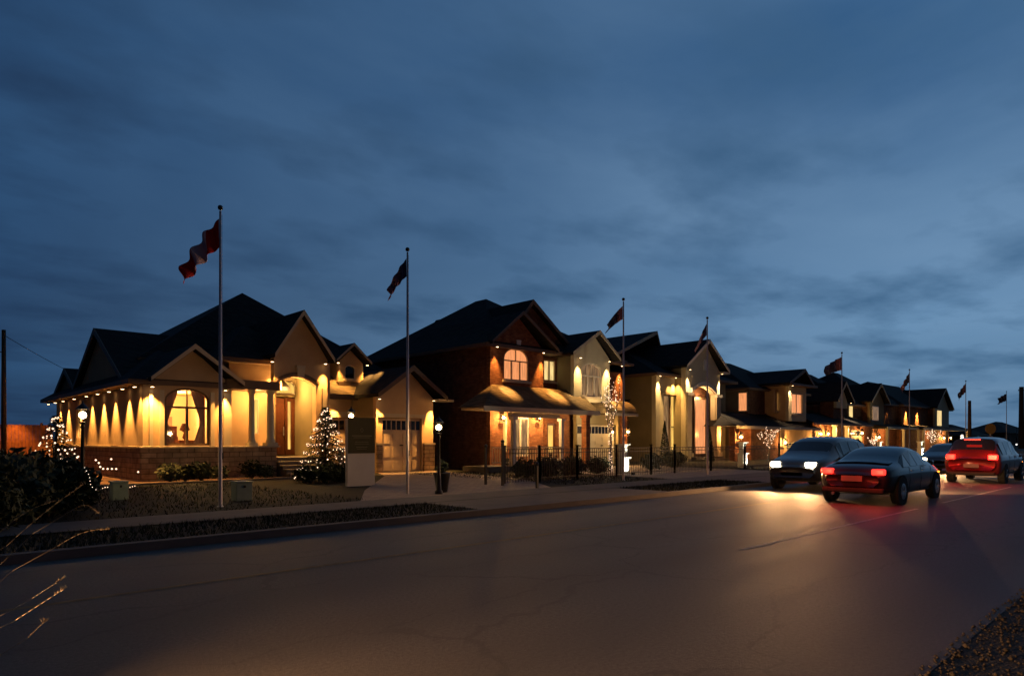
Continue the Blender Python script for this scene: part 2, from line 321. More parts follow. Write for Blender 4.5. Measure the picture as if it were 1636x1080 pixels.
sheet('centre_line', -120, 900, 7.78, 7.88, 0.004, mat('road_paint_yellow', (0.13, 0.085, 0.03), 0.7, var=.4, scale=5))
# ------------------------------------------------------------------ house kit
def rect(u0, u1, z0, z1): return [(u0, z0), (u1, z0), (u1, z1), (u0, z1)]
def arch(u0, u1, z0, zs, zt, n=12):
    c = (u0+u1)/2; h = (u1-u0)/2
    return [(u0, z0), (u1, z0)]+[(c+h*math.cos(math.pi*i/n), zs+(zt-zs)*math.sin(math.pi*i/n)) for i in range(n+1)]
def wall(r, outline, holes, v, m, th=.25, name='wall', axis='y'):
    return MB().panel(outline, holes, v, v+th, axis).build(name, m, r)
def box(r, name, m, *b, bevel=0):
    return MB().box(*b).build(name, m, r, bevel)
def gable(r, u0, u1, uc, ze, zr, v0, v1, m=None, t=.16, fascia=None, axis='y', rake=.2):
    """gable roof, ridge along Y (axis 'y') or along X (axis 'x': u0,u1,uc are then Y values and v0,v1 X values)"""
    ch = [(u0, ze), (uc, zr), (u1, ze), (u1, ze-t), (uc, zr-t*1.25), (u0, ze-t)]
    o = MB().panel(ch, [], v0, v1, axis).build('roof', m or shingle, r)
    fc = [(u0, ze+.005), (uc, zr+.005), (u1, ze+.005), (u1, ze-rake), (uc, zr-rake*1.3), (u0, ze-rake)]
    MB().panel(fc, [], v0-.035, v0-.003, axis).build('fascia', fascia or trim, o)
    return o
def hip(r, u0, u1, v0, v1, ze, ridge, zr, m=None, t=.18, fascia=None):
    (ua, va), (ub, vb) = ridge; mb = MB()
    B = [(u0, v0, ze), (u1, v0, ze), (u1, v1, ze), (u0, v1, ze)]; A = (ua, va, zr); C = (ub, vb, zr)
    if abs(va-vb) < 1e-6 and abs(ua-ub) > 1e-6: f = [(0, 1, 5, 4), (1, 2, 5), (2, 3, 4, 5), (3, 0, 4)]
    elif abs(ua-ub) < 1e-6 and abs(va-vb) < 1e-6: f = [(0, 1, 4), (1, 2, 4), (2, 3, 4), (3, 0, 4)]
    else: f = [(0, 1, 4), (1, 2, 5, 4), (2, 3, 5), (3, 0, 4, 5)]
    mb.add(B+[A, C], f+[(0, 3, 2, 1)]); o = mb.build('roof', m or shingle, r)
    MB().box(u0-.02, u1+.02, v0-.02, v1+.02, ze-t, ze-.004).build('fascia', fascia or trim_dark, o)
    return o
def window(r, u0, u1, z0, z1, v, pane, zs=None, cols=2, transom=None, fm=None, fw=.07, sill=True, lintel=True, deep=.12):
    """window set in a hole of the wall whose outer face is at v; zs = spring line of an arched head"""
    fm = fm or white; mb = MB()
    outer = arch(u0, u1, z0, zs, z1) if zs else rect(u0, u1, z0, z1)
    inner = arch(u0+fw, u1-fw, z0+fw, zs, z1-fw) if zs else rect(u0+fw, u1-fw, z0+fw, z1-fw)
    mb.panel(outer, [inner], v+deep-.08, v+deep)
    top = (zs if zs else z1)
    for i in range(1, cols):
        u = u0+(u1-u0)*i/cols; mb.box(u-fw*.55, u+fw*.55, v+deep-.07, v+deep-.005, z0+fw, (transom or top))
    if transom: mb.box(u0+fw, u1-fw, v+deep-.075, v+deep-.003, transom-fw*.5, transom+fw*.5)
    if zs and transom:
        mb.box((u0+u1)/2-.02, (u0+u1)/2+.02, v+deep-.06, v+deep-.01, transom, z1-fw)
    w = mb.build('window', fm, r)
    MB().panel(outer, [], v+deep+.004, v+deep+.012).build('pane', pane, w)
    if sill: MB().box(u0-.12, u1+.12, v-.09, v+.1, z0-.12, z0-.002).build('sill', trim, w)
    return w
def garage_door(r, u0, u1, z0, z1, v, m, rows=4, cols=4, lights=True):
    n = MB(); n.box(u0, u1, v, v+.06, z0, z1); h = (z1-z0)/rows; w = (u1-u0)/cols
    for i in range(rows):
        if lights and i == rows-1: continue
        for j in range(cols): n.box(u0+j*w+.07, u0+(j+1)*w-.07, v-.02, v+.001, z0+i*h+.08, z0+(i+1)*h-.08)
    d = n.build('garage_door', m, r)
    if lights:
        g = MB(); k = cols*2
        for j in range(k):
            if (j % (k//2)) in (k//2-1,) and False: continue
            g.box(u0+(j+.12)*(u1-u0)/k, u0+(j+.88)*(u1-u0)/k, v-.012, v+.002, z1-h+.1, z1-.1)
        g.build('door_window', glass_dk, d)
    hh = MB().box((u0+u1)/2-.09, (u0+u1)/2+.09, v-.05, v-.021, z0+h*1.95, z0+h*2.05).build('handle', black, d)
    return d
def column(r, u, v, z0, z1, w=.2, m=None, base=.3):
    mb = MB(); mb.box(u-w/2, u+w/2, v-w/2, v+w/2, z0, z1); b = w*.5+.06
    for a, c in ((z0, z0+base), (z1-.14, z1)): mb.box(u-b, u+b, v-b, v+b, a+.001, c-.001)
    return mb.build('column', m or stucco_pale, r, bevel=.012)
DL = []
def downlight(r, u, v, z, e=26, col=WARM, ang=58, fix=True, tilt=0):
    if fix:
        o = MB().cyl((u, v, z), (u, v, z-.05), .07, .08, 10).build('downlight', trim_dark, r)
        MB().cyl((u, v, z-.052), (u, v, z-.06), .055, .055, 10).build('bulb', bulbm, o)
    light('SPOT', r, (u, v, z-.08), e*rnd.uniform(.78, 1.2), col, (tilt, 0, 0), R(ang), 0.75, .03)
def wall_lantern(r, u, v, z, e=14, big=1.0, lab=None):
    s = big; mb = MB()
    mb.box(u-.05*s, u+.05*s, v-.03, v, z-.12*s, z+.2*s); mb.tube([(u, v-.02, z+.15*s), (u, v-.12*s, z+.24*s), (u, v-.16*s, z+.2*s)], .012*s)
    mb.lathe(u, v-.16*s, [(.005, z+.22*s), (.10*s, z+.13*s), (.10*s, z+.12*s), (.005, z+.12*s)], 8); mb.lathe(u, v-.16*s, [(.005, z-.16*s), (.06*s, z-.14*s), (.065*s, z-.12*s), (.005, z-.12*s)], 8)
    for k in range(4): t = math.pi*(k+.5)/2; mb.cyl((u+.09*s*math.cos(t), v-.16*s+.09*s*math.sin(t), z+.12*s), (u+.06*s*math.cos(t), v-.16*s+.06*s*math.sin(t), z-.13*s), .006*s, None, 4)
    o = mb.build('wall_lantern', black, r)
    MB().ball((u, v-.16*s, z), .052*s).build('bulb', sconcem, o)
    light('POINT', r, (u, v-.30*s, z), e, (1, .5, .14), radius=.05)
def hole_wall(r, u0, u1, z0, z1, v, m, holes=(), **k): return wall(r, rect(u0, u1, z0, z1), holes, v, m, **k)

# ================================================================== house 1 : stucco bungalow, stone base
VB = 26.5
h1 = thing('bungalow_house', (12, 27, 0), 'tan stucco bungalow with stone base and a row of soffit lights down its side wall', 'house')
uL = U(228, VB); uBR = U(370, VB); zc = H(228, 713, VB)   # corner, bay right end, stone cap height
zs1 = 3.72
# bay front wall with the arched window
wu0, wu1 = U(263, VB), U(335, VB); wz0, wz1, wzs = zc+.03, H(300, 620, VB), H(300, 640, VB)
gA = U(306, VB); zA = H(306, 556, VB)
wall(h1, [(uL, zc), (uBR, zc), (uBR, zs1), (gA, zA), (uL, zs1)], [arch(wu0, wu1, wz0, wzs, wz1)], VB, stucco)
box(h1, 'stone_base', stone, uL-.1, uBR+.05, VB-.1, VB+.25, 0, zc-.07)
box(h1, 'stone_cap', trim, uL-.16, uBR+.1, VB-.17, VB+.05, zc-.07, zc, bevel=.01)
w = window(h1, wu0, wu1, wz0, wz1, VB, clear, zs=wzs, cols=2, transom=H(300, 651, VB), fm=trim_dark, fw=.075, sill=False)
for s in (0, 1):   # casing pilasters beside the window, and the corner quoins
    u = (wu0-.17, wu1+.02)[s]; box(h1, 'pilaster', trim, u, u+.15, VB-.05, VB-.001, zc+.004, wzs+.35)
box(h1, 'pilaster', trim, uBR-.32, uBR-.02, VB-.06, VB-.002, zc+.004, 3.4); box(h1, 'pilaster', trim, wu0-.52, wu0-.40, VB-.05, VB-.002, zc+.004, 3.4)
# the room behind the arched window
ru0, ru1, rv0, rv1 = uL+.4, uBR-.3, VB+.27, VB+4.2
rm = MB(); rm.box(ru0, ru1, rv1, rv1+.1, .6, 3.6); rm.box(ru0-.1, ru0, rv0, rv1, .6, 3.6); rm.box(ru1, ru1+.1, rv0, rv1, .6, 3.6); rm.box(ru0, ru1, rv0, rv1, .6, .85); rm.box(ru0, ru1, rv0, rv1, 3.5, 3.6)
ro = rm.build('room', plaster, h1)
cu = MB()
for s in (0, 1):
    e0, e1 = (wu0+.05, wu0+.62) if s == 0 else (wu1-.05, wu1-.62); n = 14; vs = []
    for j in range(9):
        z = wz1+.1-(wz1+.05-wz0)*j/8; k = abs(j/8-.62); wd = .28+.72*min(1, k*1.7)
        for i in range(n): t = i/(n-1); vs.append((e0+(e1-e0)*t*wd, rv0+.12+.035*math.sin(i*2.2), z))
    cu.add(vs, [(j*n+i, j*n+i+1, (j+1)*n+i+1, (j+1)*n+i) for j in range(8) for i in range(n-1)], True)
cu.build('curtain', curtainm, ro)
fu = MB(); fu.box(wu0+.55, wu0+1.0, rv0+1.5, rv0+1.9, .85, 1.75).box(wu0+.6, wu0+.95, rv0+1.45, rv0+1.55, 1.75, 2.15).box(wu1-.75, wu1-.2, rv0+.8, rv0+1.4, .85, 1.6); fu.lathe(wu1-.5, rv0+1, [(.02, 1.6), (.09, 1.7), (.03, 1.9), (.2, 2.0), (.1, 2.25)], 10)
fu.build('furniture', darkwood, ro)
MB().box(wu0+.7, wu0+1.5, rv1-.06, rv1-.01, 1.7, 2.6).build('picture_frame', curtainm, ro)
light('POINT', h1, ((wu0+wu1)/2, VB+1.9, 3.2), 55, (1, .6, .2), radius=.15)
# side wall along the left, with stone base, pilasters and eight soffit lights
vR = 42.2
wall(h1, [(VB+.251, zc), (vR, zc), (vR, zs1), (VB+.251, zs1)], [[(36.2, 1.7), (37.4, 1.7), (37.4, 3.1), (36.2, 3.1)]], uL, stucco, axis='x')
box(h1, 'stone_base', stone, uL-.1, uL+.25, VB+.25, vR, 0, zc-.07); box(h1, 'stone_cap', trim, uL-.17, uL+.05, VB+.051, vR, zc-.07, zc)
sw = MB().panel([(36.2, 1.7), (37.4, 1.7), (37.4, 3.1), (36.2, 3.1)], [[(36.28, 1.78), (36.78, 1.78), (36.78, 3.02), (36.28, 3.02)], [(36.84, 1.78), (37.32, 1.78), (37.32, 3.02), (36.84, 3.02)]], uL+.05, uL+.1, 'x').build('window', white, h1)
MB().box(uL+.11, uL+.12, 36.2, 37.4, 1.7, 3.1).build('pane', lit_o, sw)
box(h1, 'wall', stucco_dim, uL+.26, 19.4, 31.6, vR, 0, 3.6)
def VX(x, u): a = (x-CX)/F; Z = u/(CS*a+SN); return Z*(CS-SN*a)
for x in (207, 185, 166.5, 148, 128, 110, 97, 86): downlight(h1, uL-.24, VX(x, uL), 3.56, 62, ang=66)
downlight(h1, uL-.2, VB+.25, 3.56, 40, ang=60)
downlight(h1, uL+.25, VB-.25, 3.56, 70, ang=80); downlight(h1, U(357, VB), VB-.22, 3.56, 60, ang=62); downlight(h1, U(345, VB)-.1, VB-.22, 3.5, 10, ang=50, fix=False)
# roofs over the left wing
gable(h1, U(236, VB), U(384, VB), gA, 3.86, H(306, 549, VB-.4), VB-.42, 33, fascia=trim, rake=.14)
hip(h1, uL-.48, uBR+.45, VB-.1, 43.6, 3.78, ((8.5, 30.0), (8.5, 38.5)), 5.3)
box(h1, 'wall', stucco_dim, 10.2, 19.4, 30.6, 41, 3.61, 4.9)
hip(h1, 10.2, 15.0, 28.0, 36, 5.03, ((12.4, 31), (12.4, 33)), 6.9)
gable(h1, 28.6, 37.6, 33.1, 3.97, 6.4, uL-.15, 13.5, axis='x', fascia=trim_dark)
wall(h1, [(28.9, 3.75), (37.3, 3.75), (33.1, 6.15)], [], uL+.05, stucco, axis='x', th=.2)
gable(h1, 37.0, 42.6, 39.6, 3.9, 5.2, uL-.1, 13.0, axis='x', fascia=trim_dark)
wall(h1, [(37.3, 3.75), (42.3, 3.75), (39.6, 5.0)], [], uL+.05, stucco_dim, axis='x', th=.2)
hip(h1, 7.8, 20.4, 30.3, 43.0, 5.0, ((14.1, 35.5), (14.1, 35.5)), 9.39)
# upper centre wall with the entry tower
vm = 28.5
box(h1, 'wall', stucco, U(366, vm), U(450, vm), vm, vm+2, 3.81, 4.85)
downlight(h1, U(431, vm), vm-.25, 4.8, 60, ang=62)
box(h1, 'soffit', trim_dark, U(380, vm)-.2, U(440, vm), vm-.5, vm+.01, 4.86, 5.0)
# open porch on the left of the entry
pu0, pu1 = uBR+.05, U(442, VB)
box(h1, 'porch_beam', trim_dark, pu0-.3, pu1+.1, VB-.15, VB+.25, H(400, 622, VB), H(400, 612, VB)+.1, bevel=.02)
box(h1, 'porch_ceiling', trim_dark, pu0-.2, pu1+.1, VB+.25, vm, H(400, 622, VB)+.06, H(400, 612, VB)+.09)
pw = MB(); pw.box(pu0, pu1, VB, VB+.3, 0, zc-.07); pw.build('porch_wall', stone, h1)
box(h1, 'stone_cap', trim, pu0, pu1+.12, VB-.08, VB+.36, zc-.07, zc, bevel=.01)
box(h1, 'floor', concrete, pu0, 15.0, VB+.3, vm, 0, .88)
for x, w_ in ((432, .30), (402, .24)):
    u = U(x, VB+.15); mb = MB(); zt = H(x, 622, VB)
    mb.box(u-w_*.75, u+w_*.75, VB+.15-w_*.75, VB+.15+w_*.75, zc, zc+.12); mb.lathe(u, VB+.15, [(w_*.62, zc+.12), (w_*.62, zc+.2), (w_*.5, zc+.24), (w_*.42, zt-.2), (w_*.6, zt-.12), (w_*.65, zt-.001)], 20)
    mb.build('column', stucco_pale, h1)
# porch back wall with the narrow lit windows
zb = .88
cw0, cw1 = U(404, vm), U(414, vm); tz0, tz1 = H(412, 693, vm), H(412, 637, vm)
holes = [rect(cw0, cw1, tz0, tz1), rect(U(405, vm), U(425, vm), H(415, 628, vm), H(415, 622, vm))]
hole_wall(h1, pu0-.6, U(438, vm), zb, 2.9+.9, vm, stucco, holes)
window(h1, cw0, cw1, tz0, tz1, vm, lit_y, cols=1, sill=False, fw=.04); window(h1, *[U(405, vm), U(425, vm), H(415, 628, vm), H(415, 622, vm)], vm, lit_y, cols=1, sill=False, fw=.02)
# entry tower
vt = 27.4
t0, t1, tcn = U(438, vt), U(523, vt), U(479, vt)
te, ta = H(438, 568, vt), H(479, 500, vt)
a0, a1 = U(441, vt), U(505, vt); azs, azt = H(470, 614, vt), H(470, 602, vt)
wall(h1, [(t0, azs-.9), (a0, azs-.9), (a0, azs)]+[(a0+(a1-a0)*i/10, azs+(azt-azs)*math.sin(math.pi*i/10)) for i in range(1, 10)]+[(a1, azs), (a1, .1), (t1, .1), (t1, te), (tcn, ta), (t0, te)], [], vt, stucco, th=.35)
hm = MB(); n = 12; up = [(a0-.12+(a1-a0+.24)*i/n, azs+.02+(azt-azs+.05)*math.sin(math.pi*i/n)) for i in range(n+1)]
hm.panel(up+[(u, z+.13) for u, z in reversed(up)], [], vt-.10, vt-.002); hm.build('arch_moulding', trim_dark, h1)
ks = MB().panel([(tcn-.14, azt-.02), (tcn+.14, azt-.02), (tcn+.2, azt+.5), (tcn-.2, azt+.5)], [], vt-.14, vt-.003).build('keystone', trim, h1)
box(h1, 'wall', stucco_dim, a1, a1+.25, vt+.36, vm+1.3, .3, azs+.4)         # inner side of the porch
box(h1, 'wall', stucco, t1-.02, t1+.02+.3, vt+.36, 30, .1, te)
pillarL = box(h1, 'pilaster', trim, a1+.28, t1-.08, vt-.08, vt-.003, 1.3, azs-.1); box(h1, 'stone_base', stone, a1+.18, t1+.05, vt-.16, vt-.002, .1, 1.3)
gable(h1, U(433, vt), U(528, vt), tcn, te+.05, H(479, 494, vt-.4), vt-.4, 33, fascia=trim, rake=.17)
downlight(h1, U(431, vt-.2)+.1, vt-.22, te-.25, 55, ang=60); downlight(h1, U(516, vt), vt-.24, te-.15, 70, ang=60)
# entry back wall: double door, side light, bright transom
vd = vm+.9
d0, d1 = U(440, vd), U(474, vd); dzt = H(455, 634, vd)
hole_wall(h1, a0-.4, a1+.3, zb, 5.0, vd, stucco_dim, [rect(d0, d1, zb+.02, dzt), arch(d0, d1, dzt+.12, H(455, 620, vd), H(455, 607, vd))])
window(h1, d0, d1, dzt+.12, H(455, 607, vd), vd, lit_y, zs=H(455, 620, vd), cols=1, sill=False)
ed = MB(); ed.box(d0+.04, U(456, vd), vd+.1, vd+.16, zb+.04, dzt-.04)
for k in range(3): ed.box(d0+.12, U(456, vd)-.1, vd+.08, vd+.101, zb+.2+k*.85, zb+.9+k*.85)
do = ed.build('entry_door', darkwood, h1); MB().box(U(456, vd)-.08, U(456, vd)-.05, vd+.03, vd+.08, 1.8, 2.2).build('handle', polemat, do)
sl = MB().panel(rect(U(457, vd), d1, zb+.04, dzt-.04), [rect(U(461, vd), U(466.5, vd), zb+.3, dzt-.2)], vd+.08, vd+.16).build('side_light', darkwood, h1)
MB().box(U(461, vd), U(466.5, vd), vd+.17, vd+.18, zb+.3, dzt-.2).build('pane', lit_y, sl)
light('POINT', h1, ((a0+a1)/2, vt+1.0, azs-.1), 28, (1, .5, .13), radius=.1)
light('POINT', h1, ((pu0+pu1)/2+.5, VB+1.1, 3.3), 14, (1, .5, .13), radius=.1)
sg = MB()
for k in range(5): sg.box(U(441, VB)+.1, U(441, VB)+2.5, VB+.3-.33*(k+1)+.3, VB+.3-.33*k+.3, 0.01, .88-.155*(k+.02))
sg.build('steps', concrete, h1, bevel=.015)
wallln = box(h1, 'railing_wall', stone, U(441, VB)+2.52, t1+.05, vt-1.4, vt-.17, 0, 1.2); box(h1, 'stone_cap', trim, U(441, VB)+2.46, t1+.1, vt-1.45, vt-.17, 1.2, 1.27)
# garage under the dormer
vg = 28.6; g0, g1 = t1+.31, U(604, vg); gz = H(560, 668, vg)
q0, q1 = g0+.35, U(598, vg)
hole_wall(h1, g0, g1, .05, 3.72, vg, stucco, [rect(q0, q1, .08, gz)])
garage_door(h1, q0+.02, q1-.02, .1, gz-.02, vg+.12, garage, lights=True)
box(h1, 'lintel', trim, g0, g1, vg-.07, vg-.002, gz+.02, gz+.3)
downlight(h1, U(531, vg), vg-.27, 3.6, 55, ang=62); downlight(h1, U(596, vg), vg-.27, 3.6, 75, ang=70)
lr = MB(); lr.add([(g0-.2, vg-.5, 3.72), (19.4, vg-.5, 3.72), (19.4, vg+1.6, 4.85), (g0-.2, vg+1.6, 4.85), (g0-.2, vg-.5, 3.56), (19.4, vg-.5, 3.56), (19.4, vg+1.6, 4.69), (g0-.2, vg+1.6, 4.69)], [(0, 1, 2, 3), (7, 6, 5, 4), (0, 4, 5, 1), (1, 5, 6, 2), (2, 6, 7, 3), (3, 7, 4, 0)])
lo = lr.build('roof', shingle_br, h1); MB().box(g0-.2, g1+.1, vg-.56, vg-.502, 3.5, 3.74).build('fascia', trim_dark, lo)
# dormer
vdm = 29.3; m0, m1, mc = U(541, vdm), U(580, vdm), U(560, vdm); mz0, mz1, mza = H(560, 612, vdm), H(560, 580, vdm), H(560, 560, vdm)
dm = wall(h1, [(m0, mz0-.2), (m1, mz0-.2), (m1, mz1), (mc, mza), (m0, mz1)], [arch(mc-.3, mc+.3, mz0+.2, mz1-.3, mz1-.1)], vdm, stucco, th=.2, name='dormer')
box(h1, 'dormer', stucco, m0+.01, m1-.01, vdm+.21, vdm+3, mz0-.3, mz1-.02)
window(h1, mc-.3, mc+.3, mz0+.2, mz1-.1, vdm, glass_dk, zs=mz1-.3, cols=1, fw=.04)
box(h1, 'dormer_sill', trim_dark, m0-.12, m1+.12, vdm-.25, vdm+.02, mz0-.16, mz0+.02)
gable(h1, m0-.3, m1+.3, mc, mz1+.08, H(560, 549, vdm), vdm-.35, 33, fascia=trim, rake=.1)
for u in (m0-.13, m1+.13):
    downlight(h1, u, vdm-.2, mz1-.02, 16, ang=80)
light('SPOT', h1, (mc-.9, vdm-.9, mz0+.9), 12, WARM, (0, 0, 0), R(100), .8); light('SPOT', h1, (mc+.9, vdm-.9, mz0+.9), 12, WARM, (0, 0, 0), R(100), .8)
# gabled garage
vh = 26.4; k0, k1, kc = U(601, vh), U(692, vh), U(652, vh); ke, ka = 3.62, H(652, 592, vh)
r0, r1 = U(611, vh), U(674, vh); rz = H(640, 668, vh)
wall(h1, [(k0, .05), (k1, .05), (k1, ke), (kc, ka), (k0, ke)], [rect(r0, r1, .08, rz)], vh, stucco)
garage_door(h1, r0+.02, r1-.02, .1, rz-.02, vh+.13, garage)
box(h1, 'lintel', trim, r0-.25, r1+.25, vh-.07, vh-.002, rz+.03, rz+.2)
for a, b in ((k0+.0, r0-.08), (r1+.06, k1)):
    box(h1, 'stone_base', stone, a, b, vh-.13, vh-.002, .05, 1.38); box(h1, 'stone_cap', trim, a-.03, b+.03, vh-.17, vh-.003, 1.38, 1.46)
box(h1, 'wall', stucco_dim, k0+.02, k0+.24, vh+.26, vg, .05, ke-.05); box(h1, 'wall', stucco_dim, k1-.24, k1-.02, vh+.26, 40, .05, ke-.05)
box(h1, 'wall', stucco_dim, r0-.3, r1+.3, vh+.5, vh+.6, .05, 3)
gable(h1, U(596, vh), U(706, vh), kc, ke+.1, H(655, 583, vh-.4), vh-.45, 36, fascia=trim_dark, rake=.2)
box(h1, 'soffit', trim, k1+.0, U(716, vh), vh-.45, vh+.4, ke-.13, ke-.02)
downlight(h1, U(601, vh)+.02, vh-.25, ke-.1, 60, ang=62); downlight(h1, U(688, vh), vh-.25, ke-.06, 65, ang=60)

# ================================================================== house 2 : red brick two-storey
v2 = 25.0
h2 = thing('brick_house', (26, 26, 0), 'two-storey red brick house with a lit arched upstairs window and cream gabled bay', 'house')
b0, b1 = U(783, v2), U(868, v2); e2 = H(783, 548, v2)
cA = U(828, v2); zgA = H(835, 508, v2)
aw0, aw1 = U(805, v2), U(845, v2); awz0, awz1, aws = H(825, 608, v2), H(825, 556, v2), H(825, 575, v2)
# ground-floor openings
f0, f1, fz0, fz1 = U(820, v2), U(846, v2), .75, H(833, 667, v2)
wall(h2, [(b0, 0), (b1, 0), (b1, e2), (cA, zgA), (b0, e2)], [arch(aw0, aw1, awz0, aws, awz1), rect(f0, f1, fz0, fz1), rect(U(804, v2), U(811, v2), 1.0, fz1)], v2, brick)
window(h2, aw0, aw1, awz0, awz1, v2, lit_p, zs=aws, cols=3, transom=H(825, 577, v2), fm=trim, fw=.06)
MB().panel([(cA-.1, awz1+.02), (cA+.1, awz1+.02), (cA+.17, awz1+.42), (cA-.17, awz1+.42)], [], v2-.06, v2-.002).build('keystone', white, h2)
window(h2, f0, f1, fz0, fz1, v2, lit_d, cols=2, fm=white, sill=False); window(h2, U(804, v2), U(811, v2), 1.0, fz1, v2, lit_y, cols=1, fm=white, fw=.03, sill=False)
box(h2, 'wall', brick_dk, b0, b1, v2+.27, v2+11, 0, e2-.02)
v2b = 25.7; c0, c1 = b1, U(905, v2b)
nw0, nw1, nz0, nz1 = U(869, v2b), U(888, v2b), H(878, 609, v2b), H(878, 575, v2b)
sd0, sd1, sdz1 = U(874, v2b), U(888, v2b), H(880, 676, v2b)
hole_wall(h2, c0, c1+.3, 0, e2-.25, v2b, brick, [rect(nw0, nw1, nz0, nz1), rect(sd0, sd1, .8, sdz1)])
window(h2, nw0, nw1, nz0, nz1, v2b, lit_c, cols=2, fm=trim); box(h2, 'lintel', trim_dark, nw0-.1, nw1+.1, v2b-.05, v2b-.002, nz1+.02, nz1+.25)
window(h2, sd0, sd1, .8, sdz1, v2b, lit_y, cols=1, fm=darkwood, sill=False, fw=.12)
box(h2, 'wall', brick_dk, c0, 33, v2b+.27, 38, 0, e2-.3)
for x, vv in ((790, v2), (864, v2), (897, v2b)): downlight(h2, U(x, vv), vv-.22, e2-.14-(.25 if vv > v2 else 0), 42, (1, .45, .10), ang=55)
downlight(h2, U(871, v2b)-.35, v2-.2, e2-.3, 26, (1, .45, .10), ang=50, fix=False)
gable(h2, U(778, v2), U(884, v2), U(836, v2-.4), e2+.08, H(836, 497, v2-.4), v2-.42, 33, fascia=trim_dark, rake=.14)
og0, og1, ogc = U(795, v2b), U(916, v2b), U(851, v2b-.3)
gable(h2, og0, og1, ogc, e2+.15, H(848, 478, v2b-.3), v2b-.35, 34, fascia=trim_dark, rake=.18)
wall(h2, [(og0+.3, e2+.1), (og1-.3, e2+.1), (ogc, H(848, 484, v2b))], [], v2b, brick_dk)
hip(h2, b0-.4, 33.4, v2-.2, 37.5, e2, ((27.0, 30.6), (27.0, 31.6)), 10.2)
# cream bay
v2c = 24.4; s0, s1, scn = U(917, v2c), U(974, v2c), U(950, v2c)
se, sa = H(945, 571, v2c), H(953, 538, v2c)
bw0, bw1, bz0, bz1, bs = U(929, v2c), U(961, v2c), H(945, 634, v2c), H(945, 580, v2c), H(945, 592, v2c)
sb = H(945, 642, v2c)
wall(h2, [(s0, sb), (s1, sb), (s1, se), (scn, sa), (s0, se)], [arch(bw0, bw1, bz0, bs, bz1)], v2c, stucco_pale)
window(h2, bw0, bw1, bz0, bz1, v2c, lit_d, zs=bs, cols=3, transom=H(945, 601, v2c), fm=white)
box(h2, 'wall', stucco_dim, s0+.01, s1-.01, v2c+.27, v2c+3, sb, se-.03)
gable(h2, U(907, v2c), U(983, v2c), scn, se+.1, H(955, 527, v2c-.4), v2c-.4, 34, fascia=trim, rake=.17)
downlight(h2, U(923, v2c), v2c-.22, se-.1, 55, (1, .60, .22), ang=58); downlight(h2, U(969, v2c), v2c-.22, se-.1, 55, (1, .60, .22), ang=58)
e0, e1 = s1, U(996, v2); box(h2, 'wall', brick, e0, e1, v2, v2+9, sb, e2-.75)
downlight(h2, U(989, v2), v2-.22, H(989, 584, v2), 46, (1, .45, .10), ang=55)
box(h2, 'soffit', trim_dark, e0-.2, e1+.5, v2-.45, v2+.1, H(989, 584, v2)+.01, H(989, 584, v2)+.14)
# garage doors and their piers
vgd = 25.2; gd = [(U(905, vgd), U(934, vgd)), (U(946, vgd), U(985, vgd))]; gzt = H(945, 678, vgd)
ge = U(990, vgd); gq = [(c1+.38, U(933, vgd)), (U(941, vgd), U(984, vgd))]
hole_wall(h2, c1+.31, ge, 0, sb, vgd, stucco_dim, [rect(a, b, .05, gzt) for a, b in gq])
box(h2, 'pier', brick, ge, ge+.5, v2, v2+1, 0, sb-.01)
for a, b in gq: garage_door(h2, a+.02, b-.02, .06, gzt-.02, vgd+.1, garage_w)
wall_lantern(h2, ge+.3, v2, H(1001, 690, v2), 16, 1.3)
# porch: hipped skirt roof, posts, rail, lanterns
vp = 23.1; p0, p1 = U(773, vp), U(958, vp); pz = H(800, 650, vp); pt = H(800, 615, v2)
pr = MB(); A = [(p0, vp, pz), (p1, vp, pz-.0), (p1, v2c, pz), (p0, v2+1, pz)]; T = [(b0, v2, pt), (c1, v2, pt), (c1+1.2, v2, pt-.25)]
pr.add([(p0, vp, pz), (p1, vp, pz), (p1, v2-.01, pz), (p0, v2-.01, pz), (b0+.15, v2-.01, pt), (c1+.2, v2-.01, pt)], [(0, 1, 5, 4), (0, 4, 3), (1, 2, 5), (3, 4, 5, 2), (0, 3, 2, 1)])
po = pr.build('roof', shingle_br, h2); MB().box(p0-.02, p1+.02, vp-.04, vp-.002, pz-.22, pz+.02).build('fascia', trim, po)
MB().box(p0+.2, p1-.2, vp+.15, v2-.02, pz-.12, pz-.02).build('porch_ceiling', trim, po)
box(h2, 'porch_beam', stucco_pale, U(818, vp), U(897, vp), vp+.1, vp+.3, pz-.45, pz-.22)
for x in (820, 897): column(h2, U(x, vp+.2), vp+.2, .35, pz-.45, .19, white)
column(h2, U(936, vp+.2), vp+.2, .1, pz-.22, .34, brick)
box(h2, 'porch_floor', concrete, p0+.3, U(905, vp), vp, v2-.02, 0, .35)
rl = MB(); ra, rb = U(786, vp+.2), U(895, vp+.2)
for z in (.5, 1.22): rl.box(ra, rb, vp+.17, vp+.23, z, z+.05)
k = ra
while k < rb: rl.box(k, k+.035, vp+.185, vp+.215, .5, 1.22); k += .16
rl.build('porch_railing', stucco_pale, h2)
for x in (800, 858): wall_lantern(h2, U(x, v2), v2, H(x, 667, v2), 22, 1.35)
for u in (U(800, v2)-.1, U(858, v2)+.1): MB().lathe(u, v2-.6, [(.0, .35), (.22, .36), (.26, .7), (.0, .7)], 10).build('planter', black, h2)
light('POINT', h2, (U(885, vp), vp+.9, pz-.4), 9, (1, .62, .25), radius=.08)
light('SPOT', h2, (U(795, v2)+.2, v2-.35, e2-.4), 90, (1, .5, .15), (R(-6), 0, 0), R(34), .8); light('SPOT', h2, (U(866, v2)+.4, v2-.45, e2-.4), 90, (1, .5, .15), (R(-6), 0, 0), R(34), .8)
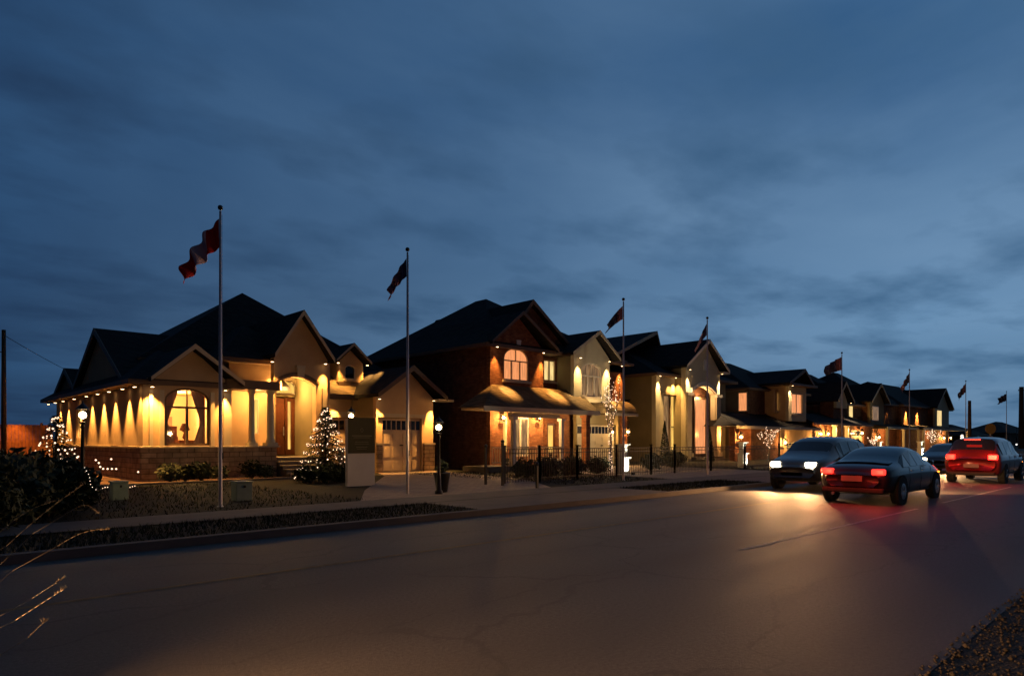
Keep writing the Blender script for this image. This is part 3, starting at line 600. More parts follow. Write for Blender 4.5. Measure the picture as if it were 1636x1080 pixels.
light('POINT', h2, (U(960, 23.6), 23.6, 2.9), 14, (1, .66, .3), radius=.1)
# small rounded roof over the right garage
vq = 24.0; x0, x1 = U(968, vq), U(1022, vq); zq = H(1000, 662, vq)
cq = MB(); n = 8; pr = [(vq+1.15*(1-math.cos(math.pi/2*i/n)), zq+.05+(H(1000, 640, vq)-zq)*math.sin(math.pi/2*i/n)) for i in range(n+1)]
cq.panel(pr+[(v2+.15, zq)], [], x0, x1-.3, 'x'); cqo = cq.build('roof', shingle_br, h2); MB().box(x0-.05, x1-.2, vq-.04, vq-.003, zq-.1, zq+.06).build('fascia', trim, cqo)
light('SPOT', h2, (U(990, vq), vq+.3, zq+1.9), 40, (1, .45, .12), (R(0), 0, 0), R(40), .8)

# ================================================================== house 3 : stucco house with a tall portico
v3 = 26.5
h3 = thing('portico_house', (42, 27, 0), 'tall olive stucco house with a steep white-trimmed portico arch', 'house')
a0, a1 = U(1046, v3), U(1096, v3); e3 = H(1060, 600, v3)
t0, t1 = U(1072, v3), U(1088, v3)
k0, k1 = U(1060, v3), U(1071, v3)
zz0, zz1 = .5, H(1080, 632, v3)
hole_wall(h3, a0, a1, 0, e3, v3, stucco_pale, [rect(t0, t1, zz0, zz1), rect(k0, k1, zz0, zz1)])
window(h3, t0, t1, zz0, zz1, v3, lit_y, cols=1, transom=H(1080, 682, v3), fm=trim_dark, sill=False); window(h3, k0, k1, zz0, zz1, v3, lit_d, cols=1, fm=trim_dark, sill=False)
box(h3, 'lintel', trim, k0-.2, t1+.2, v3-.12, v3-.002, zz1+.03, zz1+.2)
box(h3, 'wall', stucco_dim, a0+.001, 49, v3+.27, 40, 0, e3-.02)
box(h3, 'pilaster', stucco_pale, a0-.02, a0+.5, v3-.1, v3-.001, 0, e3-.02)
downlight(h3, a0+.25, v3-.3, e3-.05, 70, (1, .60, .22), ang=56); downlight(h3, U(1075, v3), v3-.25, e3-.05, 60, (1, .50, .13), ang=62); downlight(h3, U(1068, v3), v3-.3, e3-.05, 30, (1, .50, .13), ang=60, fix=False)
hip(h3, a0-.45, 49.5, v3-.5, 41, e3+.1, ((42.5, 33), (47.0, 33)), 9.2)
gable(h3, 27.6, 37, 32.3, e3+.2, H(1046, 533, 32)-.15, 35.2, 46, axis='x', fascia=trim_dark) if False else None
# ridge block behind (left end gable)
gl3 = U(1046, 30.5)
gable(h3, gl3-9.5, gl3+1.2, gl3-.4, e3+.2, H(1046, 531, 30.5), 30, 41)
v3b = 25.6
q0, q1, qc = U(1096, v3b), U(1150, v3b), U(1126, v3b); qe, qa = H(1100, 588, v3b), H(1128, 549, v3b)
w0, w1, wzs, wzt = U(1104, v3b), U(1143, v3b), H(1124, 629, v3b), H(1124, 617, v3b)
wall(h3, [(q0, .1), (w0, .1)]+[(w0, wzs)]+[(w0+(w1-w0)*i/10, wzs+(wzt-wzs)*math.sin(math.pi*i/10)) for i in range(1, 10)]+[(w1, wzs), (w1, .1), (q1, .1), (q1, qe), (qc, qa), (q0, qe)], [arch(qc-.2, qc+.2, H(1124, 590, v3b), H(1124, 582, v3b), H(1124, 575, v3b))], v3b, stucco_pale, th=.4)
MB().panel(arch(qc-.22, qc+.22, H(1124, 591, v3b), H(1124, 582, v3b), H(1124, 574, v3b)), [], v3b-.04, v3b+.1).build('gable_vent', white, h3)
hm = MB(); n = 12; up = [(w0-.05+(w1-w0+.1)*i/n, wzs+.02+(wzt-wzs+.04)*math.sin(math.pi*i/n)) for i in range(n+1)]
hm.panel(up+[(u, z+.28) for u, z in reversed(up)], [], v3b-.12, v3b-.002); hm.build('arch_moulding', white, h3)
for a, b in ((q0, w0), (w1, q1)):
    box(h3, 'pilaster', stucco_pale, a+.03, b-.03, v3b-.10, v3b-.002, .7, wzs-.2); box(h3, 'plinth', stucco_pale, a-.05, b+.05, v3b-.18, v3b-.001, .1, .7); box(h3, 'pilaster_cap', white, a-.06, b+.06, v3b-.2, v3b-.001, wzs-.2, wzs)
gable(h3, U(1090, v3b), U(1158, v3b), qc, qe+.15, H(1130, 541, v3b-.4), v3b-.4, 34, fascia=white, rake=.2)
box(h3, 'soffit', white, q1, q1+.9, v3b-.35, v3b+.4, qe-.12, qe+.02)
downlight(h3, U(1098, v3b), v3b-.25, qe-.1, 75, (1, .66, .32), ang=52); downlight(h3, U(1149, v3b), v3b-.25, qe-.1, 80, (1, .66, .32), ang=52)
box(h3, 'wall', stucco_dim, q0, q0+.2, v3b+.41, v3+.3, 0, qe); box(h3, 'wall', stucco_dim, q1-.2, q1, v3b+.41, 36, 0, qe-.3)
box(h3, 'wall', brick_dk, q0+.2, q1-.2, v3-.12, v3-.02, 0, qe)
dr0, dr1 = U(1112, v3-.3), U(1129, v3-.3)
eo = MB().panel(rect(dr0-.15, dr1+.4, .3, H(1120, 634, v3-.3)), [rect(dr0, dr1, .6, H(1120, 638, v3-.3))], v3-.25, v3-.13).build('entry_door', trim_dark, h3)
MB().box(dr0, dr1, v3-.17, v3-.16, .6, H(1120, 638, v3-.3)).build('pane', lit_p, eo)
light('POINT', h3, (qc+.2, v3b+.45, wzs-.3), 12, (1, .55, .22), radius=.1)
for k in range(3): box(h3, 'step', concrete, w0-.2, w1+.3, v3b-1.3+.4*k, v3b-.9+.4*k, 0, .12+.14*k)
# low side roof
sr = MB(); sr.add([(a0-2.2, v3+2, 2.9), (a0-.001, v3+2, 4.5), (a0-.001, v3+8, 4.5), (a0-2.2, v3+8, 2.9)], [(0, 1, 2, 3)]); sr.build('side_roof', shingle, h3)
box(h3, 'wall', stucco_dim, a0-2.0, a0-.001, v3+2.1, v3+7.9, 0, 2.9)
# ================================================================== house 4
v4 = 26.2
h4 = thing('bay_house', (57, 27, 0), 'dark brown brick house with a square cream upstairs bay over its lit garage', 'house')
a0, a1 = U(1195, v4), U(1240, v4); e4 = H(1200, 622, v4)
hole_wall(h4, a0, a1, 0, e4, v4, brick_dk)
us = a0; sw0, sw1 = VX(1193, us), VX(1181, us); y0_, y1_ = H(1187, 656, (sw0+sw1)/2), H(1187, 628, (sw0+sw1)/2)
y0_, y1_ = HC+(HY-656)*(CS*(sw0+sw1)/2+SN*us)/F, HC+(HY-628)*(CS*(sw0+sw1)/2+SN*us)/F
wall(h4, [(v4+.26, 0), (38, 0), (38, e4), (v4+.26, e4)], [], us, stucco_dim, axis='x')
sw_ = MB().box(us-.04, us-.002, sw0-.1, sw1+.1, y0_-.1, y1_+.1).build('window', trim, h4); MB().box(us-.052, us-.041, sw0, sw1, y0_, y1_).build('pane', lit_p, sw_)
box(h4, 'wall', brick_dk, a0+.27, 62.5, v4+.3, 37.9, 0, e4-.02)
v4b = 25.2; c0, c1 = U(1240, v4b), U(1258, v4b)
hole_wall(h4, U(1238, v4b), c1, H(1245, 660, v4b), e4, v4b, stucco, [rect(U(1241.5, v4b), U(1247, v4b), H(1244, 657, v4b), H(1244, 627, v4b))])
window(h4, U(1241.5, v4b), U(1247, v4b), H(1244, 657, v4b), H(1244, 627, v4b), v4b, lit_c, cols=1)
v4c = 24.3; d0, d1 = U(1260, v4c), U(1288, v4c); bz = H(1275, 673, v4c); bt = H(1275, 617, v4c)
hole_wall(h4, d0, d1, bz, bt, v4c, stucco_pale, [rect(U(1265, v4c), U(1282, v4c), H(1274, 661, v4c), H(1274, 629, v4c))])
window(h4, U(1265, v4c), U(1282, v4c), H(1274, 661, v4c), H(1274, 629, v4c), v4c, lit_p, cols=2, fm=white)
box(h4, 'wall', stucco, d0+.01, d1-.01, v4c+.26, v4+2, bz, bt-.01); box(h4, 'wall', stucco, c0+.02, d0, v4b+.26, v4+1, H(1245, 660, v4b), e4-.01)
hip(h4, a0-.5, 63, v4-.4, 38.5, e4+.1, ((55.0, 31.2), (58.0, 31.2)), 8.75)
gable(h4, d0-.9, d1+.6, (d0+d1)/2+.35, bt+.15, H(1284, 591, v4c), v4c-.5, 33, fascia=trim_dark)
hip(h4, d0-.7, d1+.9, v4c-.6, v4+.1, bt+.12, ((d0+.8, v4c+.7), (d1-.8, v4c+.7)), bt+.5)
# skirt roof
vk = 23.6; y0, y1 = U(1176, vk), U(1312, vk); kz = H(1240, 682, vk)
pr = MB(); pr.add([(y0, vk, kz), (y1, vk, kz), (y1, v4+.0, kz), (y0, v4-.0, kz), (y0+1.6, v4-.01, H(1200, 661, v4)), (y1-2.2, v4-.01, H(1200, 661, v4))], [(0, 1, 5, 4), (0, 4, 3), (1, 2, 5), (3, 4, 5, 2), (0, 3, 2, 1)])
po = pr.build('roof', shingle, h4); MB().box(y0-.02, y1+.02, vk-.04, vk-.002, kz-.2, kz+.02).build('fascia', trim, po)
box(h4, 'wall', brick, U(1200, vk+.8), U(1246, vk+.8), vk+.8, v4-.01, 0, kz-.05); box(h4, 'column', brick, U(1174, vk+.2), U(1181, vk+.2), vk+.2, vk+.6, 0, kz-.05)
vgg = vk+.7; hole_wall(h4, U(1246.2, vgg), U(1303, vgg), 0, kz-.05, vgg, stucco, [rect(U(1256, vgg), U(1296, vgg), .06, H(1275, 706, vgg))])
garage_door(h4, U(1256, vgg)+.02, U(1296, vgg)-.02, .07, H(1275, 706, vgg)-.02, vgg+.1, garage_w)
wall_lantern(h4, U(1178, vk+.2), vk+.2, H(1178, 698, vk), 30, 1.8); wall_lantern(h4, U(1250, vgg), vgg, H(1250, 707, vgg), 22, 1.6); wall_lantern(h4, U(1300, vgg), vgg, H(1300, 707, vgg), 26, 1.6)
downlight(h4, U(1243, v4b)+.2, v4b-.25, e4-.1, 40, (1, .6, .25), ang=70); downlight(h4, d0+.2, v4c-.25, bt-.02, 30, (1, .62, .3), ang=75); light('POINT', h4, (U(1190, vk), vk+1.5, kz-.6), 16, (1, .4, .1), radius=.1)
# ================================================================== house 5
v5 = 26.0
h5 = thing('narrow_gable_house', (72, 27, 0), 'dark two-storey house with a slim cream gable and paired lit columns', 'house')
a0, a1 = U(1346, v5), U(1378, v5); e5 = H(1355, 647, v5)
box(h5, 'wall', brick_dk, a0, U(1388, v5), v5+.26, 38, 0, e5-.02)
hole_wall(h5, a0, U(1388, v5), 0, e5, v5, brick_dk, [rect(U(1356.5, v5), U(1361.5, v5), H(1359, 668, v5), H(1359, 643.5, v5)-.0)] if False else [])
wp = MB().box(U(1356.5, v5), U(1361.5, v5), v5-.05, v5-.002, H(1359, 668, v5), H(1359, 649, v5)).build('window', lit_c, h5)
hip(h5, a0-.5, U(1390, v5), v5-.4, 38.5, e5+.1, ((a0+3, 31), (a0+4.5, 31)), 8.9)
g0, g1 = U(1335, 24.6), U(1355, 24.6); gz1 = H(1345, 642, 24.6); gt = H(1345, 617, 24.6)
wall(h5, [(g0+.2, gz1-.6), (g1-.2, gz1-.6), (g1-.2, gz1), ((g0+g1)/2, gt), (g0+.2, gz1)], [], 24.6, stucco_pale)
gable(h5, g0-.4, g1+.6, (g0+g1)/2, gz1+.1, H(1345, 609, 24.4), 24.2, 33, fascia=trim)
box(h5, 'wall', brick_dk, g0+.22, g1-.22, 24.9, v5+.1, 2.8, gz1-.02)
downlight(h5, g1+.25, 24.4, gz1, 40, (1, .7, .4), ang=60); light('SPOT', h5, (U(1359, v5), v5-.3, e5-.1), 45, (1, .6, .15), (0, 0, 0), R(50), .7)
hole_wall(h5, U(1303, 24.8), U(1392, 24.8), 0, 3.2, 24.8, brick, [rect(U(1360, 24.8), U(1380, 24.8), .06, 2.6)])
garage_door(h5, U(1360, 24.8), U(1380, 24.8), .06, 2.58, 24.9, garage_w)
for x in (1307, 1319): wall_lantern(h5, U(x, 24.8), 24.8, H(x, 693, 24.8), 34, 1.6)
for x in (1333.5, 1353): column(h5, U(x, 24), 24, 0, 3.0, .3, stucco_pale); light('SPOT', h5, (U(x, 24), 23.75, 2.98), 40, (1, .62, .2), (0, 0, 0), R(50), .7)
wall_lantern(h5, U(1372, 24.8), 24.8, H(1372, 692, 24.8), 26, 2.0)
kk = MB(); kk.add([(U(1300, 23.6), 23.6, 3.15), (U(1395, 23.6), 23.6, 3.15), (U(1395, 23.6), 26, 4.1), (U(1300, 23.6)+.8, 26, 4.1), (U(1300, 23.6), 23.6, 3.0), (U(1395, 23.6), 23.6, 3.0)], [(0, 1, 2, 3), (0, 4, 5, 1)]); ko = kk.build('roof', shingle, h5); MB().box(U(1300, 23.6), U(1395, 23.6), 23.55, 23.59, 2.95, 3.15).build('fascia', trim_dark, ko)
box(h5, 'side_wall', stucco_dim, U(1297, 27.5), a0-.01, 27.5, 37, 0, 3.0)
# ================================================================== houses 6 and 7
def far_house(label, name, ul, ur, gx, vf, ze, za, ridge, zr, wins, lan, cream):
    h = thing(name, ((ul+ur)/2, vf+1, 0), label, 'house')
    box(h, 'wall', brick_dk, ul, ur, vf+.26, 38, 0, ze-.02); hole_wall(h, ul, ur, 0, ze, vf, brick)
    hip(h, ul-.5, ur+.5, vf-.4, 38.5, ze+.1, ridge, zr)
    g0, g1 = gx; c = (g0+g1)/2
    wall(h, [(g0, 3.0), (g1, 3.0), (g1, ze), (c, za-.25), (g0, ze)], [], vf-.8, cream)
    box(h, 'wall', brick_dk, g0+.02, g1-.02, vf-.54, vf-.001, 3.0, ze-.02)
    gable(h, g0-.7, g1+.7, c, ze+.1, za, vf-1.25, 33, fascia=trim)
    for (x, y0, y1, w_, m_) in wins:
        u = U(x, vf-.8 if g0 < U(x, vf) < g1 else vf); vv = (vf-.8) if g0 < u < g1 else vf
        o = MB().box(u-w_-.08, u+w_+.08, vv-.05, vv-.002, H(x, y1, vv)-.08, H(x, y0, vv)+.08).build('window', white, h); MB().box(u-w_, u+w_, vv-.062, vv-.051, H(x, y1, vv), H(x, y0, vv)).build('pane', m_, o)
    kk = MB(); kk.add([(ul-.4, vf-2.4, 3.0), (ur+.4, vf-2.4, 3.0), (ur+.4, vf-.01, 3.45), (ul-.4, vf-.01, 3.45), (ul-.4, vf-2.4, 2.85), (ur+.4, vf-2.4, 2.85), (ur+.4, vf, 2.85), (ul-.4, vf, 2.85)], [(0, 1, 2, 3), (0, 4, 5, 1), (4, 7, 6, 5), (0, 3, 7, 4), (1, 5, 6, 2)])
    ko = kk.build('roof', shingle, h); MB().box(ul-.4, ur+.4, vf-2.46, vf-2.41, 2.8, 3.02).build('fascia', trim, ko)
    for k in range(3): column(h, ul+.4+(ur-ul-.8)*k/2, vf-2.2, 0, 2.85, .26, stucco_pale)
    for x, e in lan: wall_lantern(h, U(x, vf), vf, 1.9, e*1.6, 1.9)
    light('POINT', h, ((ul+ur)/2, vf-1.2, 2.5), 16, (1, .5, .16), radius=.1)
    return h
h6 = far_house('two-storey brick house whose cream gable holds a pale window, third house from the far end', 'gabled_brick_house', U(1380, 26), U(1436, 26), (U(1390, 25.2), U(1412, 25.2)), 26.0, H(1400, 645, 26), H(1402, 612, 25),
    ((U(1405, 26), 31), (U(1412, 26), 31)), 9.6, [(1398, 650, 671, .9, lit_d)], [(1400, 10)], stucco_dim)
for x in (1385, 1421): light('SPOT', h6, (U(x, 25.7), 25.7, H(1400, 646, 26)), 260, (1, .62, .16), (0, 0, 0), R(50), .7)
h7 = far_house('last lit house of the row, brick with a glazed cream corner bay', 'corner_bay_house', U(1440, 25.5), U(1516, 25.5), (U(1494, 24.7), U(1516, 24.7)), 25.5, H(1480, 652, 25.5), H(1507, 620, 24.5),
    ((U(1455, 26), 31), (U(1500, 26), 31)), 9.2, [(1500, 656, 680, 1.0, lit_c), (1509, 656, 680, .8, lit_c)], [(1504, 22), (1515, 22)], stucco_pale)
for x in (1447, 1465, 1487): light('SPOT', h7, (U(x, 25.5), 25.25, H(1480, 654, 25.5)), 300, (1, .55, .14), (0, 0, 0), R(52), .7)
# far dark houses beyond the row
for i, (x, w_, zt, lab) in enumerate(((1562, 17, 681, 'unlit dark house with a blunt roof just past the last lit house'), (1628, 24, 676, 'unlit dark house with a broad roof at the right edge of the street'), (1592, 10, 694, 'small unlit dark house between the two larger far ones'))):
    v = 40.0+6*i; h = thing('dark_house', (U(x, v), v, 0), lab, 'house', 'unlit houses beyond the row'); u0, u1 = U(x-w_, v), U(x+w_, v); zt_ = H(x, zt, v)
    box(h, 'wall', brick_dk, u0+1, u1-1, v, v+12, 0, zt_*.55); hip(h, u0, u1, v-1, v+13, zt_*.55, ((u0*.6+u1*.4, v+6), (u0*.4+u1*.6, v+6)), zt_+.6)
    MB().box((u0+u1)/2-1, (u0+u1)/2+1, v-.06, v-.01, 1.5, 2.8).build('window', glass_dk, h)
# ================================================================== driveways, walks and beds
gz_ = .10
mbd = MB().panel([(U(604, 26.3), 26.3), (U(700, 26.3), 26.3), (18.0, 18), (15.5, 14.4), (8.6, 14.4), (10.6, 17.5), (15.5, 24)], [], gz_-.1, gz_, 'z'); mbd.build('driveway', paving, kind='structure')
MB().box(g0-.0, g0+.001, 0, .001, -.2, -.19) if False else None
MB().panel([(23.5, 22.9), (33.6, 24.2), (31.5, 14.4), (22.5, 14.4)], [], 0, gz_+.002, 'z').build('driveway', paving, kind='structure')
MB().panel([(58, 23.4), (64, 23.4), (64, 14.4), (58, 14.4)], [], 0, gz_+.002, 'z').build('driveway', paving, kind='structure')
MB().box(9.5, 16.8, 10.88, 12.9, 0, .105).build('driveway_apron', concrete, kind='structure'); MB().box(23, 31, 10.88, 12.9, 0, .105).build('driveway_apron', concrete, kind='structure')
MB().panel([(uL-1.6, VB-1.5), (13.2, VB-1.5), (13.2, VB-.1), (uL-.12, VB-.1), (uL-.12, 40), (uL-1.6, 40)], [], 0, .11, 'z').build('mulch_bed', mulch, kind='structure')
MB().box(uL-1.7, 13.2, VB-1.72, VB-1.5, 0, .15).build('bed_edging', concrete, kind='structure')

# ================================================================== foliage kit
def leafball(mb, c, rx, ry, rz_, n, size, rg, low=-1):
    for _ in range(n):
        while True:
            d = Vector((rg.uniform(-1, 1), rg.uniform(-1, 1), rg.uniform(low, 1)))
            if .25 < d.length < 1: break
        d = d*(.75+.25*math.sin(d.x*7+d.y*5+d.z*6))
        p = Vector((c[0]+d.x*rx, c[1]+d.y*ry, c[2]+d.z*rz_)); a = Vector((rg.gauss(0, 1), rg.gauss(0, 1), rg.gauss(0, 1))).normalized(); b = a.orthogonal().normalized()
        s = size*rg.uniform(.6, 1.4); mb.add([p-a*s, p+b*s*.45, p+a*s, p-b*s*.45], [(0, 1, 2, 3)])
def make_shrub(rx, rz_, n, size, seed, label, loc, name='shrub', group='low dark shrubs', cat='shrub', rz=0):
    rg = random.Random(seed); t = thing(name, (0, 0, 0), label, cat, group)
    mb = MB(); leafball(mb, (0, 0, rz_*.9), rx, rx, rz_, n, size, rg, -.85); mb.build('foliage', leafm, t)
    st = MB()
    for k in range(5): a = k*1.26; st.cyl((0, 0, 0), (rx*.5*math.cos(a), rx*.5*math.sin(a), rz_*1.1), .025, .01, 5)
    st.build('stem', barkm, t); t.location = loc; return t
sh0 = make_shrub(.5, .38, 700, .07, 1, 'low dark shrub under the arched window, nearest the corner', (U(272, 25.6), 25.6, .1), group='shrubs in the bungalow bed')
for x, v, s, lab in ((297, 25.7, .9, 'low dark shrub centred under the arched window'), (322, 25.6, 1.05, 'low dark shrub under the right side of the arched window'), (352, 25.5, .8, 'small dark shrub beside the first flagpole against the stone base'), (402, 25.6, 1.1, 'round dark shrub against the porch wall of the bungalow'), (425, 25.4, .8, 'small dark shrub left of the bungalow entry steps')):
    dup(sh0, (U(x, v), v, .1), rnd.uniform(0, 6), lab, s)
hb0 = make_shrub(1.0, .75, 2600, .09, 2, 'big black hedge bush at the left edge of the frame', (1.7, 12.6+2.6, .05), 'hedge_bush', 'dark hedge bushes at the left', 'bush')
for u, v, s, lab in ((2.5, 15.9, .95, 'hedge bush second from the left edge, under the fir with lights'), (2.75, 16.6, .62, 'hedge bush in front of the left post lamp'), (3.35, 17.7, .5, 'hedge bush just right of the left post lamp'), (1.9, 18.2, 1.0, 'hedge bush behind the others at the left edge'), (1.2, 13.9, .75, 'low hedge bush nearest the pavement at the left edge')):
    dup(hb0, (u, v, .05), rnd.uniform(0, 6), lab, s)
for x, y, v, s, lab in ((488, 770, 22.3, .75, 'dark bush under the left side of the fir with lights by the steps'), (520, 775, 21.5, .85, 'dark bush directly below the fir with lights by the steps'), (548, 775, 21.5, .8, 'dark bush between the fir with lights and the sign board'), (840, 765, 18.3, .95, 'dark bush behind the black fence at its left end'), (875, 768, 18.2, 1.05, 'dark bush behind the fence in front of the brick porch'), (915, 768, 18.4, 1.0, 'dark bush behind the fence before the left garage door of the brick house'), (955, 768, 18.6, .95, 'dark bush behind the fence left of the wrapped tree'),
                        (1040, 768, 19.5, 1.0, 'dark bush in front of the side wall of the portico house'), (1078, 765, 20.5, 1.1, 'dark bush below the tall lit window'), (1270, 750, 20, .8, 'dark bush left of the third lit pillar'), (1320, 748, 20, .9, 'dark bush before the paired lit columns'), (1425, 742, 20, .9, 'dark bush at the foot of the sixth house')):
    dup(hb0, (U(x, v), v, .05), rnd.uniform(0, 6), lab, s*.66)['group'] = 'dark bushes along the fronts'
# fir trees wound with fairy lights
def fir(h, rad, n, seed, label, loc, nb=120, bulb=.03, bulbmat=None):
    rg = random.Random(seed); t = thing('fir_tree', (0, 0, 0), label, 'tree', 'fir trees wound with fairy lights')
    MB().cyl((0, 0, 0), (0, 0, h*.95), .06, .01, 8).build('trunk', barkm, t)
    mb = MB()
    for i in range(n):
        f = (i/n)**.8; z = .12+f*(h-.15); r = rad*(1-f)**.85*rg.uniform(.75, 1.12)+.04; a = i*2.39996+rg.uniform(-.3, .3)
        d = Vector((math.cos(a), math.sin(a), 0)); p0 = Vector((0, 0, z+.12*r)); p1 = d*r+Vector((0, 0, z-.22*r)); sd = Vector((-d.y, d.x, 0))
        m = max(4, int(12*r))
        for k in range(m):
            q = (k+.6)/m; p = p0.lerp(p1, q)
            for s in (-1, 1):
                tip = p+sd*s*(.10+.09*(1-q))+d*.07+Vector((0, 0, rg.uniform(-.07, .02))); w = .035
                mb.add([p-d*w, p+d*w, tip+d*w*.3, tip-d*w*.3], [(0, 1, 2, 3)])
        mb.add([p0-sd*.02, p0+sd*.02, p1+sd*.01, p1-sd*.01], [(0, 1, 2, 3)])
    mb.build('crown', needle, t)
    fb = MB(); wire = []
    for i in range(nb):
        f = i/nb; z = .2+f*(h-.28); r = rad*(1-f)**.85*1.02+.04; a = f*2*math.pi*9+rg.uniform(-.15, .15); p = (r*math.cos(a), r*math.sin(a), z-.15*r+rg.uniform(-.05, .05)); fb.octa(p, bulb*rg.uniform(.6, 1.15)); wire.append(p)
    MB().tube(wire, .006, 3).build('light_wire', black, t); s = fb.build('fairy_lights', bulbmat or fairy, t, kind='stuff'); t.location = loc; return t
fir(2.75, 1.08, 210, 3, 'larger fir tree wound with fairy lights beside the bungalow entry steps', (U(520, 22.6), 22.6, .1), 260, .026)
fir(2.3, .85, 150, 4, 'fir tree wound with fairy lights at the far left corner of the bungalow', (U(90, 24.5), 24.5, .1), 120, .032)
fir(2.3, .35, 60, 5, 'slim fir tree spiralled with white lights at the last house', (U(1537, 23), 23, .1), 46, .11, fairyw)
def cone_shrub(x, v, h, r, lab, seed):
    rg = random.Random(seed); t = thing('cone_shrub', (U(x, v), v, 0), lab, 'shrub', 'clipped cone shrubs'); mb = MB()
    for _ in range(1500):
        f = rg.random()**1.4; a = rg.uniform(0, 6.28); q = r*(1-f)**.8*rg.uniform(.7, 1.05); p = Vector((U(x, v)+q*math.cos(a), v+q*math.sin(a), .15+f*h)); n_ = Vector((rg.gauss(0, 1), rg.gauss(0, 1), rg.gauss(0, 1))).normalized(); b_ = n_.orthogonal(); mb.add([p-n_*.06, p+b_*.03, p+n_*.06, p-b_*.03], [(0, 1, 2, 3)])
    mb.build('foliage', leafm, t); MB().cyl((U(x, v), v, 0), (U(x, v), v, h*.8), .04, .01, 6).build('stem', barkm, t)
cone_shrub(1062, 24.9, 2.7, .38, 'slim dark cone shrub before the tall lit window', 1); cone_shrub(1134, 24.4, 2.2, .32, 'slim dark cone shrub at the right of the portico arch', 2)
# deciduous trees wrapped in lights
def lit_tree(x, v, h, spread, seed, lab, nb, bulb, nbr=7):
    rg = random.Random(seed); u = U(x, v); t = thing('wrapped_tree', (u, v, 0), lab, 'tree', 'small trees wrapped in lights'); tr = MB(); fb = MB(); P = []
    def branch(p, d, ln, r, lvl):
        q = p; k = 4; pts = [p]
        for i in range(k):
            d = (d+Vector((rg.uniform(-.3, .3), rg.uniform(-.3, .3), rg.uniform(-.05, .2)))*.5).normalized(); q2 = q+d*ln/k; tr.cyl(q, q2, r*(1-i*.18), r*(1-(i+1)*.18), 6); P.append((q, q2, r)); q = q2
            if lvl < 2 and i >= 1:
                for _ in range(1 if lvl else 2):
                    a = rg.uniform(0, 6.28); branch(q, Vector((math.cos(a)*spread, math.sin(a)*spread, .9)).normalized(), ln*.55, r*.5, lvl+1)
    tr.cyl((u, v, 0), (u+.05, v, h*.45), .07, .05, 8); P += [(Vector((u, v, 0)), Vector((u+.05, v, h*.45)), .07)]*(26 if spread < .5 else 5)
    for k in range(nbr): a = k*6.28/nbr+rg.uniform(-.3, .3); branch(Vector((u+.05, v, h*(.40+.05*rg.random()))), Vector((math.cos(a)*spread, math.sin(a)*spread, 1)).normalized(), h*.42, .035, 1)
    tr.build('trunk', barkm, t)
    for i in range(nb):
        a, b, r = rg.choice(P); p = a.lerp(b, rg.random()); w = rg.uniform(0, 6.28); fb.octa((p.x+(r+.02)*math.cos(w), p.y+(r+.02)*math.sin(w), p.z), bulb*rg.uniform(.6, 1.2))
    fb.build('fairy_lights', fairy, t, kind='stuff'); light('POINT', t, (u, v-.3, h*.5), 2.2, (1, .55, .25), radius=.3); return t
lit_tree(975, 20.0, 4.3, .16, 3, 'tall slender tree trunk wrapped in fairy lights in front of the brick house', 260, .024, 4)
lit_tree(1228, 22, 2.6, .75, 5, 'small bare tree wrapped in lights before the bay house', 150, .028)
lit_tree(1396, 22, 2.0, .8, 6, 'low tree with white lights near the gabled brick house', 80, .045)
lit_tree(1489, 22.5, 3.0, .8, 7, 'small tree wrapped in lights in front of the last lit house', 140, .045)
# lit white pillars, each with its flood lamp at the foot
def pillar():
    t = thing('garden_pillar', (0, 0, 0), '', 'pillar', 'floodlit white garden pillars'); mb = MB()
    mb.box(-.19, .19, -.19, .19, 0, .78); mb.box(-.14, .14, -.14, .14, .82, 1.35)
    mb.build('shaft', pillarw, t, bevel=.012)
    MB().box(-.26, .26, -.26, .26, .78, .82).box(-.17, .17, -.17, .17, 1.35, 1.40).box(-.24, .24, -.24, .24, 1.40, 1.45).build('cap', pillarw, t)
    fx = MB(); fx.box(-.08, .08, -.62, -.5, .02, .14).cyl((0, -.56, 0), (0, -.56, .05), .03, None, 8).build('flood_lamp', black, t)
    light('SPOT', t, (0, -.55, .16), 17, (1, .97, .72), (R(90+48), 0, 0), R(105), .9, .04); return t
p0_ = pillar()
for i, (x, yb, lab) in enumerate(((995, 760, 'floodlit white garden pillar beside the tall wrapped tree, largest of its kind'), (1186, 756, 'floodlit white garden pillar between the portico house and the bay house'), (1290, 753, 'floodlit white garden pillar by the right end of the bay house'), (1404, 747, 'floodlit white garden pillar beside the low tree with white lights'), (1470, 746, 'floodlit white garden pillar left of the tree before the last lit house'), (1534, 746, 'floodlit white garden pillar next to the slim spiralled fir'))):
    v = 17.9; loc = (U(x, v), v, .09)
    if i == 0: p0_.location = loc; p0_['label'] = lab; p0_.scale = (1, 1, .92)
    else: dup(p0_, loc, -.1, lab).scale = (1, 1, .97)
